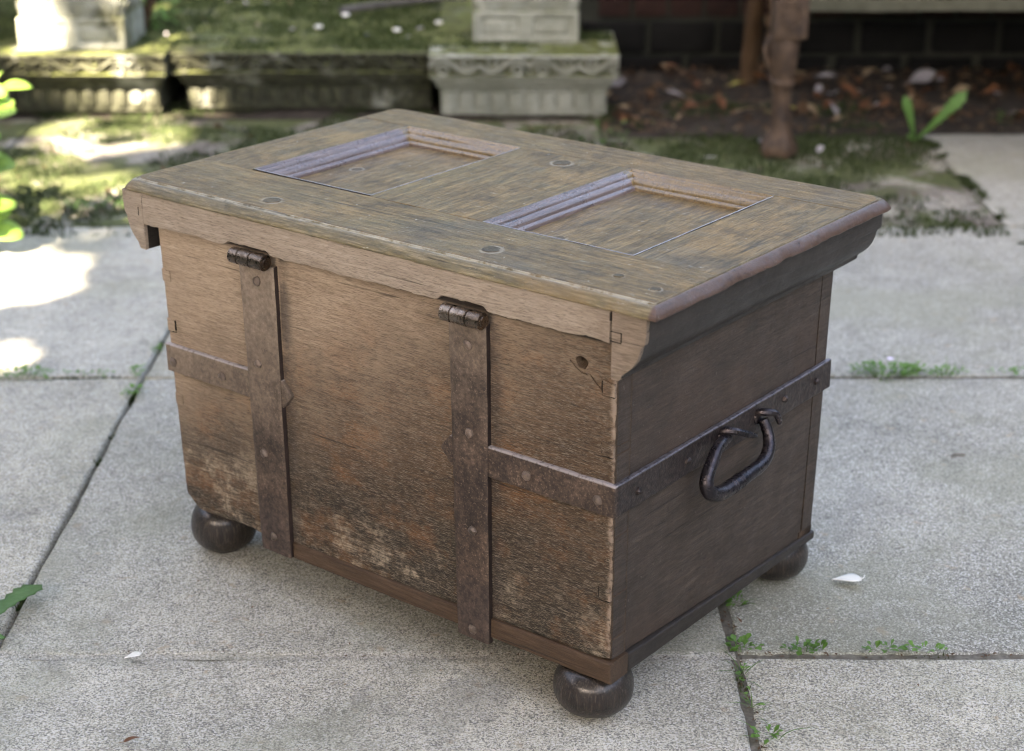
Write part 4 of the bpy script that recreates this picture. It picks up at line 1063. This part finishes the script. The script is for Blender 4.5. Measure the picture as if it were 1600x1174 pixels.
# out-of-focus fleshy shrub at the far left
sh = empty('leafy_shrub', (-1.205, 3.42, 0)); tag(sh, 'bright shrub with fleshy yellow-green leaves poking in from the left edge', 'shrub')
bm = bmesh.new(); stems = []
for k in range(9):
    rd = random.Random(k + 70); a = rd.uniform(0, 6.28); tip = Vector((.16 * math.cos(a), .14 * math.sin(a), rd.uniform(.22, .42)))
    tube(bm, smoothpath([(0, 0, -.01), tip * .5 + Vector((0, 0, .03)), tip], 4), [.007 - .0005 * i for i in range(9)], 6); stems.append(tip)
from_bm('stem', bm, M_weed, sh, fix=False)
lc = 0
def shleaf(b, dv, ln, w):
    bm = bmesh.new(); leaf_geo(bm, b, dv, (0, -.5, 1), ln, w, .18, .25, 'obov', 9); o = from_bm('leaf', bm, M_leaf, sh, fix=False)
    m = o.modifiers.new('s', 'SOLIDIFY'); m.thickness = .0016
for k, tip in enumerate(stems):
    rd = random.Random(k + 170)
    for i in range(13):
        a = i * 2.4 + k; b = tip * (1 - .035 * i) + Vector((0, 0, 0)); shleaf(b, (math.cos(a), math.sin(a), rd.uniform(-.2, .7)), rd.uniform(.055, .085), rd.uniform(.030, .042))
for (x_, z_, dx_, dz_, l_, w_) in ((-1.14, .345, 1, .02, .125, .055), (-1.15, .275, 1, .42, .150, .062), (-1.12, .225, 1, .15, .070, .045), (-1.15, .165, 1, .30, .135, .070), (-1.14, .120, .9, -.2, .110, .070), (-1.14, .075, .9, .35, .12, .060), (-1.12, .040, .9, .1, .105, .060), (-1.15, .20, 1, .6, .12, .06), (-1.16, .09, 1, 0, .11, .07)):
    shleaf(Vector((x_ + 1.205, -.03, z_)), (dx_, -.1, dz_), l_, w_)

# moss and leaf litter ---------------------------------------------------
def scatter_tris(name, pts, h, w, mat, label=None, flat=.4):
    """cheap tufts: one bent two-triangle blade per point"""
    n = len(pts); P_ = np.array(pts, float); a = rng.uniform(0, 2 * np.pi, n); l = rng.uniform(.5, 1.2, n) * h; ww = rng.uniform(.6, 1.3, n) * w
    dx = np.cos(a); dy = np.sin(a); lean = rng.uniform(0, 1, n) * flat * 2
    A = P_ + np.stack([-dy * ww, dx * ww, 0 * a], 1); B = P_ + np.stack([dy * ww, -dx * ww, 0 * a], 1)
    C_ = P_ + np.stack([dx * l * lean, dy * l * lean, l], 1)
    V = np.stack([A, B, C_], 1).reshape(-1, 3); me = bpy.data.meshes.new(name)
    me.vertices.add(len(V)); me.vertices.foreach_set('co', V.ravel()); me.loops.add(len(V)); me.loops.foreach_set('vertex_index', np.arange(len(V)))
    me.polygons.add(n); me.polygons.foreach_set('loop_start', np.arange(0, len(V), 3)); me.polygons.foreach_set('loop_total', np.full(n, 3)); me.update(); me.validate()
    me.materials.append(mat); o = link(bpy.data.objects.new(name, me)); tag(o, label, None, None, 'stuff'); return o
def mask(x, y): return fbm(x, y, 2, 3.6, 4)
pts = []
for k in range(90000):
    x = random.uniform(-1.75, 1.5); y = random.uniform(3.50, 5.1)
    if x > 1.07 + .02 * n3(y, 1, 0, 9): continue
    m = mask(x, y) + (.22 if y < 3.95 and x < -.4 else 0) + (.15 if 3.9 < y < 4.4 else 0) - (.10 if y > 4.50 else 0) - (.5 if y > 4.85 else 0)
    if m > random.uniform(-.12, .25): pts.append((x, y, (-.003 if y < 4.43 or x < .24 else .010) + .006 * clampv(m, 0, 1)))
for k in range(9000):   # spill along the paving edge on the right and in the joints
    x = random.gauss(1.085, .010); y = random.uniform(3.45, 4.42)
    if fbm(x, y, 4, 6, 3) < .05: continue
    pts.append((x, y, -.008))
for k in range(7000):
    y = random.uniform(1.5, 3.5); 
    if fbm(y, 1 + k % 2, 0, 9, 3) > .22 and k < 3500: pts.append((random.gauss(.269 if k % 2 else -.629, .003), y, -.011))
for k in range(9000):
    x = random.uniform(-1.2, 1.2); y0 = random.choice((2.692, 2.692, 3.588, 1.784))
    if y0 == 1.784 and x < .27: continue
    if fbm(x, y0, 3, 7, 3) > (.12 if y0 > 2 else .25): pts.append((x, random.gauss(y0, .0035), -.013))
scatter_tris('moss', pts, .011, .0030, M_moss, 'green moss over the old paving and in its joints')
pts = []
for k in range(60000):
    x = random.uniform(-2.3, .28); y = random.uniform(4.65, 6.1)
    if x > -.22 and not (4.57 < y < 4.87): continue
    if -1.36 < x < -1.05 and 4.64 < y < 4.91: continue
    if -.11 < x < .19 and y > 4.72: continue
    if fbm(x, y, 5, 4, 4) > random.uniform(-.35, .25) - (.0 if y > 4.75 else -.1): pts.append((x, y, ZT - .006 + (.008 if x > -.22 else 0)))
scatter_tris('moss', pts, .013, .0035, M_moss, 'moss carpet on top of the carved stone plinths')

LM = [m_simple('leaf_rust', (.075, .032, .016), (.17, .075, .035), 40, .7, .002, trans=.2), m_simple('leaf_brown', (.045, .026, .016), (.13, .075, .04), 40, .75, .002, trans=.2),
      m_simple('leaf_tan', (.17, .12, .07), (.34, .26, .17), 40, .75, .002, trans=.2), m_simple('leaf_yellow', (.26, .24, .06), (.42, .38, .12), 40, .7, .002, trans=.2), m_simple('leaf_grey', (.20, .19, .20), (.38, .36, .38), 40, .75, .002, trans=.2)]
LV = []
for k in range(5):
    bm = bmesh.new(); leaf_geo(bm, (-.022, 0, .003), (1, 0, .05 + .05 * k), (0, 0, 1), .048, .030 - .002 * k, -.35 + .12 * k, .55 - .1 * k, 'oval', 7, twist=.6 * (k - 2)); tube(bm, [(-.034, .002, .001), (-.022, 0, .003)], .0007, 4)
    for mi, mt in enumerate(LM):
        if mi == 0: me = bpy.data.meshes.new('fallen_leaf'); bm.to_mesh(me)
        m2 = me.copy(); m2.materials.append(mt); LV.append((mi, m2))
def fleaf(x, y, z, mi, s=1.0, rz=None, tilt=None, label=None, group=None, rnd=random, name='fallen_leaf', cat='leaf'):
    c = [m for k, m in LV if k == mi]; o = bpy.data.objects.new(name, rnd.choice(c)); link(o)
    o.location = (x, y, z); o.scale = (s, s, s); o.rotation_euler = (rnd.uniform(-.35, .35) if tilt is None else tilt, rnd.uniform(-.3, .3) if tilt is None else 0, rnd.uniform(0, 6.28) if rz is None else rz)
    tag(o, label, cat, group); return o
rd = random.Random(5)
for k in range(170):
    x = rd.uniform(.22, 1.9); y = rd.uniform(4.50, 5.18)
    if math.hypot(x - .67, y - 4.2) < .06: continue
    mi_ = rd.choice((0, 0, 0, 1, 1, 1, 2, 2, 4)); sz_ = rd.uniform(.6, 1.4)
    wh_ = ('beside the jutting pale pedestal' if x < .45 else 'left of the rusty table leg' if x < .62 else 'behind the rusty table leg' if x < .80 else 'between rusty leg and dandelion' if x < 1.02 else 'behind the dandelion' if x < 1.25 else 'towards the right edge')
    fleaf(x, y, .012 + rd.uniform(0, .012), mi_, sz_, label=('large ' if sz_ > 1.1 else 'small ' if sz_ < .85 else '') + ('rust-orange', 'dark brown', 'tan', 'yellow', 'pale grey')[mi_] + ' dead leaf ' + wh_ + (', close to the wall' if y > 4.88 else ', near the paving' if y < 4.68 else ''), group='dead leaves littering the soil by the wall', rnd=rd)
for k in range(26):
    x = rd.uniform(-1.2, 1.0); y = rd.uniform(3.7, 4.5)
    mi_ = rd.choice((0, 1, 1, 2, 4)); fleaf(x, y, .008, mi_, rd.uniform(.35, .7), label='small ' + ('rust-orange', 'dark brown', 'tan', 'yellow', 'pale grey')[mi_] + ' dead leaf on the mossy paving ' + ('at the far left' if x < -.7 else 'left behind the chest' if x < -.2 else 'behind the chest' if x < .3 else 'before the rusty leg') + (', by the stones' if y > 4.2 else ''), group='small dead leaves on the mossy paving', rnd=rd)
for k in range(16):
    x = rd.uniform(-1.0, -.25); y = rd.uniform(4.75, 5.4)
    mi_ = rd.choice((1, 2, 4, 4)); fleaf(x, y, ZT + .006, mi_, rd.uniform(.25, .55), label='small ' + ('rust-orange', 'dark brown', 'tan', 'yellow', 'pale grey')[mi_] + ' leaf on the long mossy plinth' + (', near its left end' if x < -.65 else ', near the pale pier' if x < -.38 else ', mid-length') + (', far back' if y > 5.05 else ''), group='small leaves on the mossy plinth', rnd=rd)
fleaf(.305, 4.52, .015, 0, 1.1, 1.0, .3, 'rust-orange curled leaf on the soil by the right foot of the pale pedestal', 'single noticed leaves', rd)
fleaf(1.17, 4.55, .02, 0, 1.5, .4, .4, 'orange-brown curled leaf behind the dandelion', 'single noticed leaves', rd)
fleaf(.745, 4.62, .012, 3, 1.5, .1, .2, 'wide yellowish leaf just behind the rusty table leg', 'single noticed leaves', rd)
fleaf(.66, 4.93, .02, 3, 1.1, .1, .3, 'yellow-green leaf at the foot of the brown table leg', 'single noticed leaves', rd)
fleaf(1.20, 4.96, .02, 4, 1.6, .1, .2, 'pale grey-pink leaf under the table near the wall', 'single noticed leaves', rd)
fleaf(-.418, 1.590, .004, 0, .42, .2, .1, 'tiny orange-brown leaf scrap on the slab at the bottom left', 'single noticed leaves', rd)
fleaf(.281, 1.850, .006, 0, .22, 2.2, .3, 'tiny orange leaf scrap beside the right joint', 'single noticed leaves', rd)
M_petal = m_simple('pale_petal', (.72, .72, .62), (.86, .84, .78), 30, .6, .001, trans=.15)
def petal(loc, label, s, rz, curl=.2):
    bm = bmesh.new(); leaf_geo(bm, (-.018, 0, .002), (1, 0, .02), (0, 0, 1), .038, .021, -curl * .3, .12, 'obov', 9); tube(bm, smoothpath([(.017, 0, .006), (.022, .002, .006), (.024, .010, .006)], 3), .0007, 5)
    o = from_bm('petal', bm, M_petal, None, fix=False); o.location = loc; o.scale = (s, s, s); o.rotation_euler = (0, 0, rz); m = o.modifiers.new('s', 'SOLIDIFY'); m.thickness = .0006
    tag(o, label, 'petal', 'pale petals on the paving')
petal((.435, 1.962, .001), 'white teardrop petal on the slab right of the chest', 1.0, -.15)
petal((-.455, 1.772, .002), 'cream petal scrap with a thin stalk on the near mortar joint', .55, .4)
rd = random.Random(9)
for x, y, wh_ in ((-.56, 4.95, 'leftmost of four'), (-.50, 5.15, 'farthest back of four'), (-.33, 4.90, 'nearest the front edge'), (-.215, 5.02, 'closest to the pale pier')):
    bm = bmesh.new(); lathe(bm, [(0, 0), (.009, .001), (.013, .004), (.010, .008), (0, .009)], 10)
    for v in bm.verts: v.co += Vector((n3(*(v.co * 200)), n3(*(v.co * 200 + Vector((3, 3, 3)))), 0)) * .004
    o = from_bm('pale_pebble', bm, M_petal, None); o.location = (x, y, ZT + .003); tag(o, 'whitish pebble in the moss on the long plinth, ' + wh_, 'pebble', 'pale pebbles on the plinth')
bm = bmesh.new(); tube(bm, smoothpath([(-.52, 5.20, ZT + .012), (-.38, 5.27, ZT + .02), (-.24, 5.33, ZT + .022), (-.14, 5.36, ZT + .018)], 5), [.012 - .0005 * i for i in range(16)], 8)
o = from_bm('fallen_stick', bm, m_simple('grey_bark', (.03, .028, .027), (.09, .085, .08), 40, .9, .002), None); tag(o, 'dark stick lying on the moss behind the pale pier', 'stick')
rd = random.Random(3)
def debris(n, x0, x1, y0, y1, z, mats, s0, s1, label, name):
    bm = bmesh.new()
    for i in range(n):
        x = rd.uniform(x0, x1); y = rd.uniform(y0, y1); a = rd.uniform(0, 6.28); s = rd.uniform(s0, s1)
        leaf_geo(bm, (x, y, z), (math.cos(a), math.sin(a), rd.uniform(-.02, .2)), (0, 0, 1), s, s * rd.uniform(.3, .7), rd.uniform(-.3, .3), .3, 'oval', 3)
    o = from_bm(name, bm, mats, None, fix=False); tag(o, label, None, None, 'stuff')
debris(60, -1.1, 1.1, 1.5, 3.5, .0015, LM[1], .0015, .006, 'tiny brown specks of debris on the slabs', 'debris')
debris(90, .262, .278, 1.5, 2.0, -.003, LM[1], .002, .007, 'dark grit and scraps lying in the lower right joint', 'debris')
debris(70, .28, .85, 1.779, 1.790, -.003, LM[1], .002, .007, 'dark grit and scraps lying in the right cross joint', 'debris')
debris(60, -.6, .2, 1.776, 1.792, -.001, LM[1], .001, .005, 'dark grit and scraps along the near mortar joint', 'debris')
debris(25, -1.1, 1.1, 1.5, 3.5, .0015, LM[2], .002, .007, 'tiny tan scraps on the slabs', 'debris')
debris(1100, .2, 2.0, 4.40, 5.22, .012, LM[1], .010, .034, 'broken leaf litter on the soil by the wall', 'leaf_litter')
debris(520, .2, 2.0, 4.40, 5.22, .014, LM[2], .006, .020, 'pale bits in the leaf litter by the wall', 'leaf_litter')
debris(250, -1.5, 1.05, 3.62, 4.6, .006, LM[1], .004, .016, 'crumbled leaves on the mossy paving', 'leaf_litter')

# dark shrubs behind the plinth ------------------------------------------
def bush(name, cx, cy, z0, rx, ry, h, n, label, mat, ls, seed, cat='shrub', group=None):
    rd = random.Random(seed); e = empty(name, (cx, cy, z0)); tag(e, label, cat, group); bm = bmesh.new()
    for i in range(n):
        a = rd.uniform(0, 6.28); el = rd.uniform(-1, 1); r = rd.uniform(.55, 1) ** .5
        q = math.sqrt(1 - el * el); b = Vector((rx * r * q * math.cos(a), ry * r * q * math.sin(a), h * (.5 + .5 * r * el)))
        b *= 1 + .18 * n3(b.x, b.y, b.z, 5)
        leaf_geo(bm, b, (math.cos(a) + rd.uniform(-.6, .6), math.sin(a) + rd.uniform(-.6, .6), rd.uniform(-.5, .7)), (0, 0, 1), rd.uniform(.6, 1.2) * ls, rd.uniform(.35, .6) * ls, .2, .2, 'oval', 4)
    from_bm('foliage', bm, mat, e, fix=False)
    bm = bmesh.new()
    for k in range(7):
        a = k * .9; tube(bm, smoothpath([(0, 0, -.03), (rx * .3 * math.cos(a), ry * .3 * math.sin(a), h * .4), (rx * .7 * math.cos(a), ry * .7 * math.sin(a), h * .8)], 4), [.012 - .001 * i for i in range(9)], 6)
    from_bm('stem', bm, M_wood, e)
bush('dark_shrub', -1.95, 5.35, ZT, .42, .40, .75, 1500, 'dark green shrub behind the far left pier', M_darkleaf, .06, 1)
bush('dark_shrub', -.75, 6.25, ZT, .60, .35, .8, 1600, 'dark evergreen shrub at the back of the mossy plinth', M_darkleaf, .06, 2)
bush('low_fern', -.45, 5.62, ZT - .005, .22, .14, .12, 260, 'low bright weed growing on the back of the long plinth', M_weed, .04, 3, 'weed')
bush('low_fern', -.62, 5.70, ZT - .005, .20, .14, .12, 240, 'low green weed growing on the plinth, next to the dark shrub', M_weed, .04, 13, 'weed')
bush('low_fern', -1.08, 4.98, ZT - .005, .10, .10, .14, 90, 'thin weed sprouting beside the far left pier', M_weed, .035, 4, 'weed')

# ================================================================== UNSEEN TREE ADDED TO SHAPE THE DAPPLED SHADE
# sun flecks on the ground and stones (world coordinates): leaves are cut from the unseen crown to shape them
PATCH = [
    [(-1.262, 4.494, 0.0), (-1.183, 4.553, 0.0), (-1.068, 4.584, 0.0), (-0.97, 4.531, 0.0), (-0.879, 4.458, 0.0), (-0.9, 4.297, 0.0), (-0.982, 4.297, 0.0), (-1.055, 4.256, 0.0), (-1.155, 4.296, 0.0), (-1.224, 4.337, 0.0)] ,
    [(-1.253, 4.108, 0.0), (-1.184, 4.152, 0.0), (-1.08, 4.12, 0.0), (-1.019, 3.998, 0.0), (-1.096, 3.911, 0.0), (-1.102, 3.849, 0.0), (-1.164, 3.894, 0.0), (-1.199, 3.911, 0.0)] ,
    [(-1.134, 3.735, 0.0), (-1.141, 3.821, 0.0), (-1.104, 3.843, 0.0), (-1.057, 3.821, 0.0), (-1.001, 3.725, 0.0), (-1.048, 3.683, 0.0), (-1.087, 3.689, 0.0)] ,
    [(-0.986, 3.843, 0.0), (-0.978, 3.945, 0.0), (-0.952, 4.004, 0.0), (-0.908, 4.016, 0.0), (-0.89, 3.855, 0.0), (-0.928, 3.821, 0.0)] ,
    [(-1.177, 3.583, 0.0), (-1.028, 3.554, 0.0), (-1.012, 3.493, 0.0), (-0.949, 3.493, 0.0), (-0.87, 3.521, 0.0), (-0.868, 3.493, 0.0), (-0.915, 3.424, 0.0), (-0.998, 3.433, 0.0), (-1.04, 3.415, 0.0), (-1.048, 3.362, 0.0), (-1.087, 3.277, 0.0)] ,
    [(-0.915, 3.424, 0.0), (-0.903, 3.358, 0.0), (-0.87, 3.302, 0.0), (-0.863, 3.192, 0.0), (-0.859, 3.106, 0.0), (-0.925, 3.084, 0.0), (-1.005, 2.999, 0.0), (-1.087, 3.277, 0.0), (-1.031, 3.298, 0.0), (-0.993, 3.289, 0.0), (-0.977, 3.353, 0.0), (-0.998, 3.433, 0.0)] ,
    [(-0.967, 2.869, 0.0), (-0.918, 2.859, 0.0), (-0.87, 2.85, 0.0), (-0.852, 2.808, 0.0), (-0.858, 2.715, 0.0), (-0.912, 2.683, 0.0)] ,
    [(-1.096, 5.348, 0.186), (-0.992, 5.324, 0.186), (-0.924, 5.097, 0.186), (-0.956, 5.011, 0.186), (-1.033, 5.042, 0.186)] ,
    [(-1.071, 4.886, 0.186), (-0.989, 4.907, 0.186), (-0.988, 4.787, 0.186)] ,
    [(-1.074, 4.618, 0.186), (-1.075, 4.673, 0.186), (-0.945, 4.674, 0.186), (-0.921, 4.618, 0.186)] ,
    [(-1.333, 4.6, 0.186), (-1.289, 4.6, 0.186), (-1.279, 4.529, 0.186)] ,
    [(-1.208, 4.6, 0.007), (-1.185, 4.6, 0.131), (-1.127, 4.6, 0.162), (-1.091, 4.6, 0.134), (-1.065, 4.6, 0.193), (-0.913, 4.6, 0.2), (-0.898, 4.6, 0.12), (-0.93, 4.6, 0.018), (-0.966, 4.6, 0.0)] ,
    [(-1.349, 4.65, 0.284), (-1.273, 4.65, 0.298), (-1.248, 4.65, 0.255), (-1.267, 4.65, 0.201), (-1.316, 4.65, 0.17), (-1.357, 4.65, 0.177)] ,
    [(-1.079, 3.45, 0.394), (-0.978, 3.45, 0.388), (-0.984, 3.45, 0.302), (-1.018, 3.45, 0.235), (-1.098, 3.45, 0.228)] ,
]

t1 = SUN.cross(Vector((0, 0, 1))).normalized(); t2 = SUN.cross(t1).normalized()
def pj(p): p = Vector(p); return (p.dot(t1), p.dot(t2))
polys = [np.array([pj(p) for p in P_]) for P_ in PATCH]
polys = [p.mean(0) + (p - p.mean(0)) * (1 + (-.035 if 4 <= i <= 6 else .010) / np.linalg.norm(p - p.mean(0), axis=1, keepdims=True)) for i, p in enumerate(polys)]
def inside(poly, X, Y):
    c = np.zeros(len(X), bool); n = len(poly); j = n - 1
    for i in range(n):
        xi, yi = poly[i]; xj, yj = poly[j]
        k = ((yi > Y) != (yj > Y)) & (X < (xj - xi) * (Y - yi) / (yj - yi + 1e-12) + xi); c ^= k; j = i
    return c
# unseen crown: leaves in a deep cloud along the sun direction above the terrace
corners = [pj(c) for c in ((-2.3, -.3, 0), (2.9, -.3, 0), (-2.6, 6.8, 0), (3.2, 6.8, 0), (-2.3, -.3, 1.1), (2.6, 6.8, 1.1), (-2.6, 6.8, 1.1))]
ax0, ax1 = min(c[0] for c in corners), max(c[0] for c in corners); ay0, ay1 = min(c[1] for c in corners), max(c[1] for c in corners)
gs = .060; La, Lb, Lt = [], [], []
for lay in range(9):
    ga, gb = np.meshgrid(np.arange(ax0, ax1, gs) + rng.uniform(0, gs), np.arange(ay0, ay1, gs) + rng.uniform(0, gs)); ga = ga.ravel() + rng.normal(0, .014, ga.size); gb = gb.ravel() + rng.normal(0, .014, gb.size)
    La.append(ga); Lb.append(gb); Lt.append(rng.uniform(5.4, 7.0, ga.size))
A_, B_, T_ = np.concatenate(La), np.concatenate(Lb), np.concatenate(Lt); NL = len(A_)
LS = .052
keep = np.ones(NL, bool)
for poly in polys:
    for k in range(9):
        r_ = 0 if k == 8 else LS * .8
        keep &= ~inside(poly, A_ + r_ * math.cos(k * .785), B_ + r_ * math.sin(k * .785))
keep |= rng.random(NL) < .035
A_, B_, T_ = A_[keep], B_[keep], T_[keep]
C0 = np.outer(A_, np.array(t1)) + np.outer(B_, np.array(t2)) + np.outer(T_, np.array(SUN))
n = len(C0); th = rng.uniform(0, 2 * np.pi, n)
u_ = np.outer(np.cos(th), np.array(t1)) + np.outer(np.sin(th), np.array(t2)); w_ = np.outer(-np.sin(th), np.array(t1)) + np.outer(np.cos(th), np.array(t2))
tl = rng.normal(0, .35, (n, 1)) * np.array(SUN)
V = np.stack([C0 - u_ * LS, C0 + w_ * LS * .62 + tl * LS, C0 + u_ * LS, C0 - w_ * LS * .62 - tl * LS], 1).reshape(-1, 3)
me = bpy.data.meshes.new('crown'); me.from_pydata(V.tolist(), [], [(4 * i, 4 * i + 1, 4 * i + 2, 4 * i + 3) for i in range(n)]); me.materials.append(m_simple('crown_leaf', (.02, .045, .012), (.05, .10, .025), 30, .6))
cc = C0.mean(0)
fork = Vector(t1) * (ax0 - .35) + Vector(t2) * ((ay0 + ay1) / 2) + SUN * 6.2
base = Vector((fork.x + .5, fork.y - .3, -.05))
tree = empty('unseen_shade_tree', (0, 0, 0)); tag(tree, 'tall leafy garden tree behind the viewer out of view, its crown gaps cut to shape the sun flecks', 'tree')
cr = link(bpy.data.objects.new('crown', me), tree)
bm = bmesh.new(); tube(bm, smoothpath([base, base * .5 + fork * .5 + Vector((.15, -.1, 0)), fork, fork + Vector((.3, -.2, 1.2))], 6), [.20 - .009 * i for i in range(19)], 12)
from_bm('unseen_trunk', bm, M_wood, tree)
def clear(path):
    q = np.array([pj(p) for p in path])
    for k in range(9):
        r_ = 0 if k == 8 else .10
        for poly in polys:
            if inside(poly, q[:, 0] + r_ * math.cos(k * .785), q[:, 1] + r_ * math.sin(k * .785)).any(): return False
    return True
made = 0
for k in range(400):
    i = int(rng.integers(0, n)); e_ = Vector(C0[i]); path = smoothpath([fork, fork * .5 + e_ * .5 + Vector((0, 0, .15)), e_], 10)
    if not clear(path): continue
    bm = bmesh.new(); tube(bm, path, [.050 - .0022 * q for q in range(21)], 7); from_bm('unseen_limb', bm, M_wood, tree); made += 1
    if made == 10: break

# ================================================================== UNSEEN HEDGES ADDED TO BLOCK LOW SKY LIGHT
def sky_block_hedge(x0, x1, y0, y1, h, n, label, seed):
    rd = np.random.default_rng(seed); cx, cy = (x0 + x1) / 2, (y0 + y1) / 2
    e = empty('sky_block_hedge', (0, 0, 0)); tag(e, label, 'sky_block_hedge')
    bm = bmesh.new(); box(bm, x0 + .10, x1 - .10, y0 + .10, y1 - .10, -.03, h - .10, .05, 2, cuts=6, amp=.05, sc=2); from_bm('sky_block_branches', bm, M_darkleaf, e)
    P_ = np.stack([rd.uniform(x0, x1, n), rd.uniform(y0, y1, n), rd.uniform(0, h, n)], 1)
    ax = rd.integers(0, 4, n); P_[ax == 0, 0] = x0 + rd.uniform(0, .12, (ax == 0).sum()); P_[ax == 1, 0] = x1 - rd.uniform(0, .12, (ax == 1).sum()); P_[ax == 2, 1] = y0 + rd.uniform(0, .12, (ax == 2).sum()); P_[ax == 3, 1] = y1 - rd.uniform(0, .12, (ax == 3).sum())
    d1 = rd.normal(size=(n, 3)); d1 /= np.linalg.norm(d1, axis=1)[:, None]; d2 = np.cross(d1, rd.normal(size=(n, 3))); d2 /= np.linalg.norm(d2, axis=1)[:, None]
    V = np.stack([P_ - d1 * .06, P_ + d2 * .03, P_ + d1 * .06, P_ - d2 * .03], 1).reshape(-1, 3)
    me = bpy.data.meshes.new('foliage'); me.from_pydata(V.tolist(), [], [(4 * i, 4 * i + 1, 4 * i + 2, 4 * i + 3) for i in range(n)]); me.materials.append(M_darkleaf)
    link(bpy.data.objects.new('foliage', me), e)
sky_block_hedge(2.9, 3.7, -2.4, 5.6, 1.6, 9000, 'tall dark hedge added out of view on the right to block low sky light', 1)
sky_block_hedge(-4.0, 5.0, 8.2, 9.0, 3.0, 9000, 'dark hedge added out of view behind the brick wall to block low sky light', 3)
sky_block_hedge(-4.6, -3.8, -3.2, 7.5, 2.5, 9000, 'dark hedge added out of view on the left to block low sky light', 2)
sky_block_hedge(-3.6, 2.8, -3.4, -2.7, 1.7, 9000, 'low dark hedge added behind the viewer, out of view, to block low sky light', 4)
